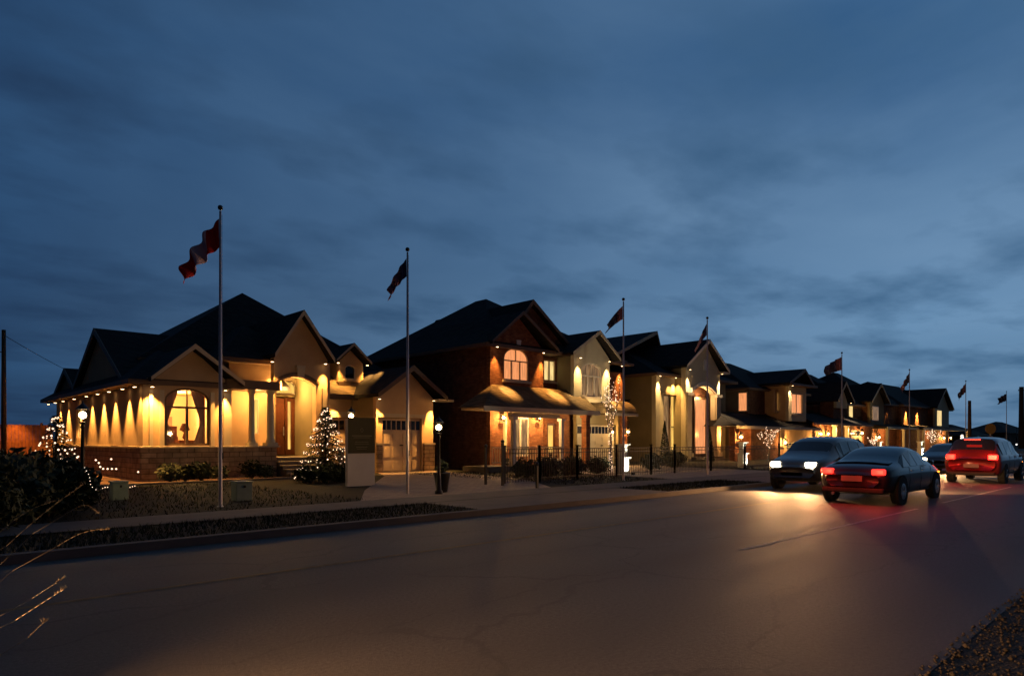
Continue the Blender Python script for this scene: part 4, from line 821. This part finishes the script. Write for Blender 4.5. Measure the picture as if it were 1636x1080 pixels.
# ================================================================== flagpoles and flags
def flagpole():
    t = thing('flagpole', (0, 0, 0), '', 'flagpole', 'white flagpoles along the pavement'); MB().lathe(0, 0, [(.001, 0), (.09, 0), (.09, .06), (.05, .08), (.045, .1), (.024, 6.82), (.001, 6.83)], 12).build('pole', polemat, t)
    MB().ball((0, 0, 6.9), .06, 8).build('finial', black, t); MB().tube([(.05, 0, 1.2), (.04, 0, 6.75)], .004, 4).build('halyard', polemat, t); MB().box(.03, .06, -.03, .03, 1.15, 1.3).build('cleat', black, t); return t
fp = flagpole(); FP = []
for i, (x, yb, yt, lab) in enumerate(((352, 815, 330, 'tallest-looking flagpole, standing before the bungalow'), (651, 795, 397, 'flagpole in front of the gabled garage of the bungalow'), (996, 771, 477, 'flagpole beside the first floodlit pillar'), (1130, 762, 507, 'flagpole crossing the portico house'), (1345, 745, 563, 'flagpole in front of the narrow gable house'), (1453, 737, 590, 'flagpole crossing the roof left of the last lit house'), (1543, 731, 608, 'flagpole just past the last lit house beside the utility pole'), (1608, 726, 625, 'farthest flagpole near the right edge of the photo'))):
    Z = F*HC/(yb-HY); X = (x-CX)/F*Z; u = CS*X+SN*Z; v = -SN*X+CS*Z; hh = (yb-yt)/F*Z
    o = fp if i == 0 else copy_tree(fp); o.location = (u, v, .02); o.scale = (1, 1, hh/6.95); o['label'] = lab; FP.append((u, v, hh))
def flag(k, w, hgt, mats, lab, seed, droop=.9, dirn=(-.72, .69), folds=3.0, side=0.18):
    u, v, hh = FP[k]; rg = random.Random(seed); t = thing('flag', (u, v, hh-.25), lab, 'flag', 'flags hanging on the flagpoles'); d = Vector((dirn[0], dirn[1], 0)).normalized(); sdv = Vector((-d.y, d.x, 0))
    nx, nz = 26, 12; G = []; top = hh-.28
    for j in range(nz+1):
        row = []
        for i in range(nx+1):
            a = i/nx; b = j/nz; x = w*a*(1-.55*droop); z = top-hgt*b*(1-.15*a)-w*a*droop*(.70+.25*a)*(1.0-.15*b); s = side*math.sin(folds*a*6.28+b*1.8+seed)*min(1, a*3)
            row.append(Vector((u, v, z))+d*(x+.03+.06*a*math.sin(b*5+seed))+sdv*s)
        G.append(row)
    n = len(mats)
    for m_i, (f0_, f1_, mm) in enumerate(mats):
        mb = MB(); i0, i1 = int(round(f0_*nx)), int(round(f1_*nx)); vs = [G[j][i] for j in range(nz+1) for i in range(i0, i1+1)]; W = i1-i0+1
        fs = [(j*W+i, j*W+i+1, (j+1)*W+i+1, (j+1)*W+i) for j in range(nz) for i in range(W-1)]; mb.add(vs, fs, True)
        o = mb.build('flag_band', mm, t); md = o.modifiers.new('thickness', 'SOLIDIFY'); md.thickness = .006
rotl = (-CS, SN)
flag(0, 1.45, .66, [(0, .30, redm), (.30, .70, whm), (.70, 1, redm)], 'red and white banded flag drooping from the first flagpole', 1, .80, side=.12)
flag(1, 1.0, .5, [(0, .4, navym), (.4, 1, pinkm)], 'navy and pink flag hanging on the second flagpole', 2, .93, side=.06)
flag(2, 1.0, .5, [(0, .35, pinkm), (.35, 1, navym)], 'pink and navy flag hanging on the flagpole by the floodlit pillar', 3, .75, side=.07)
flag(3, 1.0, .5, [(0, .5, navym), (.5, 1, whm)], 'limp dark flag wrapped close to the pole before the portico house', 4, .99, side=.04)
flag(4, 1.3, .8, [(0, .3, pinkm), (.3, 1, navym)], 'dark flag blowing left before the narrow gable house', 5, .45)
flag(5, 1.2, .7, [(0, .5, navym), (.5, 1, pinkm)], 'dark flag drooping above the roof left of the last lit house', 6, .93, side=.08)
flag(6, 1.3, .8, [(0, .4, pinkm), (.4, 1, navym)], 'flag hanging beside the far utility pole', 7, .85, side=.08)
flag(7, 1.3, .8, [(0, .4, navym), (.4, 1, navym)], 'small dark flag on the farthest flagpole', 8, .5)
# ================================================================== post lamps
def post_lamp(loc, h, lab, e=26):
    x, y, z0 = loc; t = thing('post_lamp', loc, lab, 'lamp post', 'black garden post lamps'); mb = MB()
    mb.lathe(x, y, [(.001, z0), (.11, z0), (.11, z0+.08), (.07, z0+.12), (.06, z0+.5), (.045, z0+.56), (.036, h-.34), (.06, h-.30), (.03, h-.26), (.07, h-.20)], 12); mb.build('post', black, t)
    ln = MB(); ln.lathe(x, y, [(.07, h-.21), (.085, h-.19), (.07, h-.185)], 8)
    for k in range(4): a = math.pi*(k+.5)/2; ln.cyl((x+.08*math.cos(a), y+.08*math.sin(a), h-.19), (x+.11*math.cos(a), y+.11*math.sin(a), h+.10), .007, None, 4)
    ln.lathe(x, y, [(.145, h+.10), (.14, h+.12), (.05, h+.21), (.02, h+.24), (.015, h+.29), (.001, h+.30)], 8); ln.build('lantern', black, t)
    MB().ball((x, y, h-.03), .078, 10).build('bulb', lampm, t)
    l_ = light('POINT', t, (x, y, h-.03), e, (1, .56, .2), radius=.085); return t
def at(x, v): return U(x, v)
post_lamp((U(132, 17.8), 17.8, .09), H(132, 661, 17.8), 'post lamp at the left, standing between the dark hedge and the stone base')
post_lamp((U(561, 20.3), 20.3, .09), H(561, 663, 20.3), 'post lamp whose lantern shows at the top of the olive sign board')
post_lamp((U(701, 14.9), 14.9, .10), H(701, 681, 14.9), 'post lamp standing on the paving in front of the gabled garage')
def V_(x, y, v): return (U(x, v), v, H(x, y, v))
# planter box on the right post lamp
bt = thing('planter_stand', (U(705, 15.3), 15.3, .1), 'dark round planter with cut greenery at the post lamp on the paving', 'planter'); ux = U(705, 15.3)
MB().lathe(ux+.1, 15.4, [(.001, .1), (.16, .1), (.24, .62), (.26, .66), (.2, .66), (.001, .6)], 14).build('pot', black, bt)
mb = MB(); leafball(mb, (ux+.1, 15.4, .8), .2, .2, .28, 260, .07, random.Random(3)); mb.build('foliage', leafm, bt)
# ================================================================== sign board
vs_ = 19.4; s0_, s1_ = U(555, vs_), U(599, vs_)
sb_ = thing('sign_board', ((s0_+s1_)/2, vs_, 0), 'square white box sign with an olive panel of faint gold lettering, before the dormer garage', 'sign')
box(sb_, 'board', white, s0_, s1_, vs_, vs_+.14, .05, H(575, 670, vs_), bevel=.01)
pn = box(sb_, 'panel', signgreen, s0_+.02, s1_-.02, vs_-.03, vs_-.002, H(575, 724, vs_), H(575, 667, vs_))
lt = MB(); cu_ = (s0_+s1_)/2; W_ = s1_-s0_
for y, a, th_ in ((696, .36, .018), (699, .30, .012), (706, .24, .010), (709, .26, .010), (714, .20, .014), (717, .18, .010)): lt.box(cu_-W_*a, cu_+W_*a, vs_-.036, vs_-.0301, H(575, y, vs_)-th_/2, H(575, y, vs_)+th_/2)
em = []
for k in range(16): a = k*math.pi/8; em.append((cu_+.045*math.cos(a), vs_-.033, H(575, 687, vs_)+.06*math.sin(a)))
lt.tube(em+[em[0]], .005, 4); lt.build('lettering', signgold, pn)
# glowing wire figures
def wire_figure(name, lab, u, v, pts, r, cat, m=fairy, leg=None):
    t = thing(name, (u, v, .1), lab, cat); mb = MB(); wb = MB()
    for seg in pts:
        P = [Vector((u+a, v+c, .1+b)) for a, b, c in seg]; wb.tube(P, .006, 4)
        for p, q in zip(P, P[1:]):
            n = max(1, int((q-p).length/(r*(7 if name == 'hedge_lights' else 3.2))))
            for k in range(n): mb.octa(p.lerp(q, (k+.5)/n), r)
    wb.build('wire_frame', black, t); mb.build('fairy_lights', m, t, kind='stuff')
wire_figure('wire_reindeer', 'lit wire reindeer standing in the bed before the stone base', U(182, 23.6), 23.6, [[(-.35, .62, 0), (.12, .6, 0)], [(-.35, .62, 0), (-.43, .86, 0), (-.55, .92, 0)], [(-.35, .6, 0), (-.48, .45, 0)], [(-.1, .82, 0), (-.05, 1.0, 0)], [(.66, .58, 0), (.7, .40, 0)]], .034, 'decoration', fairy)
wire_figure('light_arch', 'small glowing wire figure right of the larger fir, before the sign board', U(568, 19.6), 19.6, [[(-.12, .05, 0), (-.1, .45, 0), (0, .62, 0), (.08, .5, 0)], [(0, .6, 0), (.14, .3, 0), (.2, .05, 0)], [(-.1, .3, 0), (.12, .3, 0)]], .012, 'decoration', fairy)
wire_figure('light_tangle', 'loose string of lights lying on the mulch before the reindeer', U(188, 22.9), 22.9, [[(-.5, .03, 0), (-.3, .1, 0), (-.1, .04, 0), (.1, .12, 0), (.3, .05, 0), (.5, .1, 0)]], .018, 'string lights', fairy)
wire_figure('hedge_lights', 'string of lights over the dark hedge below the left post lamp', U(143, 15.2), 15.2, [[(-.1, 1.0, 0), (.0, .8, 0), (.02, .6, 0), (.14, .5, 0)]], .009, 'string lights', fairyw)
# ================================================================== utility boxes
for x, yt, yb, w_, v, lab in ((190, 768, 797, 22, 19.2, 'grey green utility box on the lawn below the reindeer'), (386, 768, 799, 25, 16.8, 'grey green utility box just right of the first flagpole')):
    u = U(x, v); hw = w_/2*ZD(x, v)/F; t = thing('utility_box', (u, v, .09), lab, 'utility box', 'utility boxes on the lawn'); zt_ = H(x, yt, v)
    box(t, 'cabinet', boxm, u-hw, u+hw, v-hw, v+hw, .09, zt_-.04, bevel=.01); box(t, 'lid', boxm, u-hw-.02, u+hw+.02, v-hw-.02, v+hw+.02, zt_-.038, zt_, bevel=.01); box(t, 'latch', black, u-.02, u+.02, v-hw-.03, v-hw-.003, zt_-.16, zt_-.1)
# ================================================================== black iron fence
vf_ = 16.9
def fence_run(x0, x1, v, lab, zt=1.28):
    u0, u1 = U(x0, v), U(x1, v); t = thing('iron_fence', (u0, v, 0), lab, 'fence', 'black iron fence panels'); rl = MB(); 
    for z in (.22, zt-.16, zt-.02): rl.box(u0, u1, v-.015, v+.015, z, z+.03)
    rl.build('rail', black, t); pk = MB(); n = int((u1-u0)/.125)
    for k in range(1, n): u = u0+(u1-u0)*k/n; pk.box(u-.008, u+.008, v-.008, v+.008, .12, zt-.005)
    pk.build('picket', black, t)
    for u in (u0, u1): MB().box(u-.035, u+.035, v-.035, v+.035, 0, zt+.1).box(u-.05, u+.05, v-.05, v+.05, zt+.1, zt+.14).build('post', black, t)
xs = [806, 862, 922, 985, 1040, 1078, 1136, 1190, 1245, 1300, 1352, 1400]
names = ['before the brick porch', 'before the lit side door of the brick house', 'before the white garage doors', 'behind the first floodlit pillar', 'before the olive side wall', 'below the tall lit window', 'at the portico house steps', 'behind the second floodlit pillar', 'before the garage of the bay house', 'behind the third floodlit pillar', 'before the narrow gable house']
for a, b, nm in zip(xs, xs[1:], names): fence_run(a, b, vf_ if b < 1400 else vf_, 'black iron picket fence panel '+nm)
for x, v, h_, lab in ((776, 17.0, 1.35, 'thin black post on the drive, left of the brick house corner'), (803, 16.2, 1.5, 'black bollard post with a thick head at the start of the fence'), (858, 14.6, .8, 'short thin black stake by the pavement left of the fence')):
    t = thing('gate_post', (U(x, v), v, 0), lab, 'post', 'black posts beside the drive'); MB().box(U(x, v)-.035, U(x, v)+.035, v-.035, v+.035, .09, h_).build('post', black, t); MB().ball((U(x, v), v, h_+.05), .065, 8).build('finial', black, t)
# ================================================================== wooden fence, utility poles, road signs, tower
def VXu(x, y, Z): X = (x-CX)/F*Z; return (CS*X+SN*Z, -SN*X+CS*Z, HC+(HY-y)*Z/F)
wv = 40.0; t = thing('cedar_fence', (1, wv, 0), 'tall cedar board fence running from the left edge to the back of the bungalow', 'fence')
fu0 = -6.0; fu1 = 6.4; pb = MB(); k = 0; u = fu0
while u < fu1: pb.box(u, u+.13, wv+.004*(k % 2), wv+.03, .05, 2.35); u += .14; k += 1
pb.build('boards', woodf, t); rb_ = MB()
for z in (.4, 2.1): rb_.box(fu0, fu1, wv+.04, wv+.09, z, z+.09)
rb_.build('rail', woodf, t)
u = fu0
while u < fu1: MB().box(u-.05, u+.05, wv+.09, wv+.19, 0, 2.45).build('post', woodf, t); u += 2.4
light('SPOT', None, (4.9, wv-.8, 3.4), 26, (1, .33, .06), (R(12), 0, 0), R(62), .8, .1).parent = None
def util_pole(Z, x, yt, lab, r=.14, arm=True):
    u, v, z = VXu(x, yt, Z); t = thing('utility_pole', (u, v, 0), lab, 'utility pole', 'wooden utility poles'); MB().cyl((u, v, 0), (u, v, z), r, r*.7, 12).build('pole', barkm, t)
    if arm:
        MB().box(u-.08, u+.08, v-.5, v+.5, z-.7, z-.58).build('crossarm', barkm, t)
        for q in (-.42, 0, .42): MB().lathe(u, v+q, [(.03, z-.58), (.05, z-.54), (.03, z-.48), (.045, z-.46), (.01, z-.4)], 8).build('insulator', polemat, t)
    return t, (u, v, z)
tp, p_ = util_pole(26, 6, 527, 'utility pole with a small lamp at the left edge of the frame', .10, False)
MB().tube([(p_[0], p_[1], p_[2]-.9), (p_[0]-.25, p_[1]+.2, p_[2]-.8), (p_[0]-.35, p_[1]+.3, p_[2]-.9)], .02, 6).build('lamp_arm', polemat, tp); MB().ball((p_[0]-.35, p_[1]+.3, p_[2]-1.0), .10, 8).build('bulb', emis('pole_lamp', (.8, 1, .7), 1.2), tp)
tq, q_ = util_pole(75, 1549, 640, 'utility pole just past the last lit house', .22, False)
tw, w_ = util_pole(120, 1632, 618, 'thick utility pole with crossarms at the right edge of the frame', .5, True)
for s_, e_, lab in ((p_, (6.9+8, 60, 5.5), 'sagging cable from the left utility pole to behind the bungalow'),):
    P = []; 
    for i in range(17): f = i/16; P.append((s_[0]+(e_[0]-s_[0])*f, s_[1]+(e_[1]-s_[1])*f, s_[2]-.2+(e_[2]-s_[2])*f-1.2*4*f*(1-f)*.3))
    MB().tube(P, .012, 4).build('overhead_cable', black, label=lab, cat='cable')
Z = 58; u, v, zc_ = VXu(1582, 685, Z); t = thing('road_sign', (u, v, 0), 'round sign above a diamond sign on one post beyond the last lit house', 'road sign')
_, _, zd_ = VXu(1582, 705, Z); MB().box(u-.04, u+.04, v-.03, v+.03, 0, zc_+.3).build('post', polemat, t)
fwd = Vector((-SN, -CS, 0)); rt = Vector((CS, -SN, 0))
def facing(name, c, pts, m): 
    c = Vector(c)+fwd*.06; vs = [c+rt*a+Vector((0, 0, b)) for a, b in pts]; n = len(vs); vs += [q-fwd*.02 for q in vs]
    MB().add(vs, [tuple(range(n)), tuple(reversed(range(n, 2*n)))]+[(i, (i+1) % n, (i+1) % n+n, i+n) for i in range(n)]).build(name, m, t)
facing('round_plate', (u, v, zc_), [(.46*math.cos(k*math.pi/12), .46*math.sin(k*math.pi/12)) for k in range(24)], yellowm)
facing('diamond_plate', (u, v, zd_), [(.72, 0), (0, .55), (-.72, 0), (0, -.55)], pinksign)
# far street lights and dots of light
for i, (x, y, lab) in enumerate(((1612, 710, 'left one of two tiny far street lights'), (1624, 710, 'right one of two tiny far street lights'))):
    u, v, z = VXu(x, y, 150); z = 4.5-.0*z; t = thing('street_light', (u, v, 0), lab, 'street light', 'far street lights'); MB().cyl((u, v, 0), (u, v, z), .1, .06, 8).build('pole', black, t); MB().ball((u, v, HC+(HY-y)*150/F), .18, 8).build('bulb', emis('far_lamp'+str(i), (.9, .85, .8), 2.0), t)
# ================================================================== dry stalks and grass near the camera
def stalk(x0, y0, x1, y1, Z, bend, lab, r=.0012):
    a = Vector(VXu(x0, y0, Z)); b = Vector(VXu(x1, y1, Z*1.02)); d = (b-a).normalized(); base_ = Vector((a.x, a.y, a.z))
    k = base_.z/max(.1, 1); g = a+(a-b).normalized()*0; dh = Vector((d.x, d.y, 0)).normalized(); g0_ = Vector((a.x-dh.x*.75, a.y-dh.y*.75, -.02)); P = [g0_.lerp(a, f)+Vector((0, 0, .22*math.sin(math.pi*f)*a.z)) for f in (0, .2, .4, .6, .8)]
    for i in range(9): f = i/8; P.append(a.lerp(b, f)+Vector((0, 0, bend*math.sin(math.pi*f))))
    t = thing('dry_stalk', P[0], lab, 'grass stalk', 'dry grass stalks near the camera'); MB().tube(P, r, 4).build('stem', strawm, t)
    hd = MB(); rg = random.Random(int(x0))
    for i in range(14): p = P[-1].lerp(P[-3], i/14*.9); q = p+Vector((rg.uniform(-.01, .01), rg.uniform(-.01, .01), rg.uniform(-.004, .014))); hd.cyl(p, q, .0018, .0005, 4)
    hd.build('seed_head', strawm, t)
for i, a in enumerate(((10, 872, 135, 772, 2.4, .01, 'long dry stalk slanting up from the left edge'), (0, 850, 88, 800, 2.5, .02, 'short dry stalk crossing the left edge'), (92, 872, 175, 845, 2.6, .02, 'arched dry stalk over the pavement'), (120, 812, 158, 820, 2.9, .025, 'small curled dry stalk above the pavement'), (52, 955, 100, 924, 2.1, .0, 'thin stalk over the road, uppermost of three'), (25, 990, 106, 938, 2.2, .0, 'thin stalk over the road, middle of three'), (45, 1018, 76, 988, 2.0, .0, 'thin stalk over the road, lowest of three'))): stalk(*a)
gs = MB(); rg = random.Random(9)
for _ in range(34000):
    u = rg.uniform(-1, 34); v = rg.choice((rg.uniform(10.95, 12.85), rg.uniform(14.45, 24.5)))
    if 8 < u < 19 and v > 14.4 and abs(u-(13)) < 4: continue
    if (9.4 < u < 16.9 or 23 < u < 31) and v < 12.9: continue
    if 22 < u < 32 and v > 14.4: continue
    h_ = rg.uniform(.03, .10); a = rg.uniform(0, 3.14); dx, dy = .012*math.cos(a), .012*math.sin(a); lx, ly = rg.uniform(-.05, .05), rg.uniform(-.05, .05)
    gs.add([(u-dx, v-dy, .085), (u+dx, v+dy, .085), (u+lx, v+ly, .085+h_)], [(0, 1, 2)])
gs.build('grass', grassm, label='dark short grass on the boulevard and front lawns', kind='stuff')
gr_ = MB()
for _ in range(2000):
    u = rg.uniform(1.5, 9); v = 1.38-abs(rg.gauss(0, .55))+.05; r_ = rg.uniform(.004, .014)*(1 if rg.random() < .9 else 1.8)
    gr_.octa((u, v, r_*.4), r_)
gr_.build('gravel', gravelm, label='loose roadside gravel at the near edge of the road', kind='stuff')
# ================================================================== cars at rest on the road (lamps lit)
def paintm(name, c):
    m, nt, b = newmat(name); b.inputs['Base Color'].default_value = (*c, 1); b.inputs['Roughness'].default_value = .32; b.inputs['Metallic'].default_value = .3; b.inputs['Coat Weight'].default_value = .6; b.inputs['Coat Roughness'].default_value = .06; return m
SED = [(-.02, .45, .70, .74, .62, .5), (.05, .30, .84, .93, .80, .66), (.5, .22, .88, 1.02, .88, .72), (1.0, .20, .90, 1.06, .90, .68), (1.55, .20, .91, 1.36, .905, .60), (2.1, .20, .91, 1.44, .91, .60), (2.7, .20, .91, 1.42, .91, .60), (3.0, .20, .90, 1.30, .905, .62), (3.6, .20, .89, 1.0, .90, .70), (4.2, .22, .80, .88, .87, .68), (4.52, .28, .66, .76, .76, .58), (4.62, .38, .56, .62, .62, .48)]
SUV = [(-.02, .48, .85, .9, .74, .6), (.05, .34, .98, 1.12, .86, .70), (.14, .28, 1.02, 1.22, .90, .72), (.45, .26, 1.03, 1.62, .92, .66), (1.1, .25, 1.03, 1.70, .93, .66), (2.0, .25, 1.02, 1.72, .93, .66), (2.7, .25, 1.02, 1.68, .93, .66), (3.0, .25, 1.01, 1.52, .92, .67), (3.5, .25, 1.0, 1.12, .92, .74), (4.15, .27, .95, 1.03, .90, .74), (4.5, .32, .80, .92, .82, .66), (4.62, .42, .66, .74, .70, .54)]
def car(st, paint, cabin, kind, lab, hl=38):
    t = thing('car', (0, 0, 0), lab, 'car', 'cars on the road with their lamps lit'); mb = MB(); rows = []
    for x, zl, zb, zr, w, wr_ in st:
        h = [(0, zl), (w*.8, zl), (w*.96, zl+.10), (w, (zl+zb)/2+.02), (w*.985, zb-.03), (w*.95, zb+.015), (wr_+(w*.95-wr_)*.18, zb+(zr-zb)*.82), (wr_*.92, zr-.02), (wr_*.5, zr+.005), (0, zr+.012)]
        rows.append([(x, y, z) for y, z in h]+[(x, -y, z) for y, z in h[-2:0:-1]])
    n = len(rows[0]); vs = [p for r in rows for p in r]
    mb.add(vs, [(i*n+j, i*n+(j+1) % n, (i+1)*n+(j+1) % n, (i+1)*n+j) for i in range(len(rows)-1) for j in range(n)]+[tuple(range(n)), tuple(reversed([(len(rows)-1)*n+j for j in range(n)]))], True)
    body = mb.build('body', paint, t); md = body.modifiers.new('round', 'SUBSURF'); md.levels = 1; md.render_levels = 1
    c0, c1 = cabin
    def P(i, j, o=.012): x, y, z = rows[i][j]; return (x, y+(o if y > 0 else -o), z+(.0 if j in (5, 6, n-5, n-6) else .012))
    for s in (0, 1):
        a, b_ = (5, 6) if s == 0 else (n-5, n-6)
        for i in range(c0, c1):
            p = [P(i, a), P(i+1, a), P(i+1, b_), P(i, b_)]; c = Vector((sum(q[0] for q in p)/4, sum(q[1] for q in p)/4, sum(q[2] for q in p)/4)); p = [c+(Vector(q)-c)*.93 for q in p]
            MB().add(p, [(0, 1, 2, 3)]).build('side_window', glass_dk, t)
    for nm, i in (('rear_window', c0-1), ('windscreen', c1)):
        mb = MB(); J = [6, 7, 8, 9, 10, 11, n-6]; vs = []
        for ii in (i, i+1):
            for j in J: x, y, z = rows[ii][j]; vs.append((x+(-.02 if nm[0] == 'r' else .02), y*.93, z+.022))
        k = len(J); mb.add(vs, [(q, q+1, q+1+k, q+k) for q in range(k-1)], True); mb.build(nm, glass_dk, t)
    for x in (.85, 3.75):
        for s in (-1, 1):
            y = s*.80; w = MB().cyl((x, y-.11, .33), (x, y+s*.0+.11, .33), .325, None, 28); wh = w.build('wheel', tyrem, t, bevel=.02)
            MB().cyl((x, y+s*.10, .33), (x, y+s*.118, .33), .21, .19, 20).build('rim', rimm, wh)
            ar = MB(); ar.cyl((x, s*.80, .35), (x, s*(st[3][4]+.004), .35), .385, .385, 28); ar.build('wheel_arch', tyrem, t)
            hb_ = MB(); yo = s*(st[3][4]+.005)
            for k in range(5):
                a = k*2*math.pi/5; hb_.cyl((x+.04*math.cos(a), yo, .33+.04*math.sin(a)), (x+.19*math.cos(a), yo, .33+.19*math.sin(a)), .025, .02, 6)
            hb_.cyl((x, yo-.005, .33), (x, yo+s*.012, .33), .06, .05, 12); hb_.build('hub', rimm, wh)
    zt_ = .84 if kind == 'sedan' else 1.02; hw = .60 if kind == 'sedan' else .66
    for s in (-1, 1):
        MB().box(-.035, .10, s*hw-.15, s*hw+.15, zt_-.09-.06*(kind == 'suv'), zt_+.05).build('tail_light', tailm, t, bevel=.03)
        light('AREA' if False else 'POINT', t, (-.30, s*hw, zt_), 3.0, (1, .04, .02), radius=.1)
        MB().box(4.38, 4.60, s*.56-.15, s*.56+.15, .60 if kind == 'sedan' else .76, .73 if kind == 'sedan' else .90).build('headlight', headm, t, bevel=.03)
        light('SPOT', t, (4.75, s*.56, .68), hl, (1, .50, .19), (R(84), 0, R(-90)), R(95), .9, .06)
        MB().box(2.95, 3.12, s*.93-.07, s*.93+.09*s+.07, .93, 1.05).build('wing_mirror', paint, t, bevel=.02)
        MB().box(3.98, 4.06, s*(.88)-.012, s*(.88)+.012, .70, .74).build('marker_light', amberm, t)
    sm_ = MB()
    def sidept(x, j, s):
        for q in range(len(st)-1):
            if st[q][0] <= x <= st[q+1][0]:
                f = (x-st[q][0])/(st[q+1][0]-st[q][0]); a, b_ = rows[q][j], rows[q+1][j]; return (x, s*(a[1]+(b_[1]-a[1])*f-.004), a[2]+(b_[2]-a[2])*f)
    for s in (-1, 1):
        for x in (1.42, 2.32, 3.22): sm_.tube([sidept(x, j, s) for j in (2, 3, 4, 5)], .005, 4)
        sm_.tube([sidept(x, 2, s) for x in (1.42, 2.0, 2.6, 3.22)], .005, 4)
    sm_.build('door_seam', black, t)
    for s in (-1, 1):
        for x in (1.55, 2.42): p = sidept(x, 4, s); MB().box(x, x+.16, p[1]-.012, p[1]+.014, p[2]-.07, p[2]-.045).build('door_handle', rimm, t)
    MB().cyl((-.06, .45, .26), (.05, .45, .26), .035, None, 10).build('exhaust', rimm, t)
    if kind == 'suv': MB().box(.12, .2, -.25, .25, 1.60, 1.64).build('brake_light', tailm, t)
    MB().box(-.05, -.02, -.24, .24, .58, .72).build('number_plate', concrete, t); MB().box(4.4, 4.62, -.36, .36, .46, .60).build('grille', black, t, bevel=.02)
    MB().box(-.04, .1, -.72, .72, .30, .42).build('bumper', tyrem, t, bevel=.03)
    return t
c_dark = paintm('car_paint_black', (.012, .012, .016)); c_grey = paintm('car_paint_grey', (.06, .06, .065)); c_red = paintm('car_paint_maroon', (.10, .012, .014)); c_silv = paintm('car_paint_silver', (.22, .22, .23))
ca = car(SED, c_dark, (3, 7), 'sedan', 'black saloon car on the right seen from behind, red tail lamps lit'); ca.location = (17.6, 6.2, 0)
cb = car(SUV, c_grey, (3, 7), 'suv', 'dark grey estate car with bright headlamps, nearest of the oncoming cars'); cb.location = (21+4.6, 9.2, 0); cb.rotation_euler = (0, 0, math.pi)
cc = car(SUV, c_red, (3, 7), 'suv', 'maroon estate car driving away ahead of the black saloon car'); cc.location = (29.5, 6.2, 0)
dup(ca, (37+4.6, 9.2, 0), math.pi, 'oncoming saloon car in the gap between the two cars driving away')
cd = car(SED, c_silv, (3, 7), 'sedan', 'added silver saloon car in the near lane, unseen outside the left edge of the view, lighting the near road', 42); cd.location = (-5.2, 3.2, 0)  # unseen car, added so its headlamps warm the near road surface
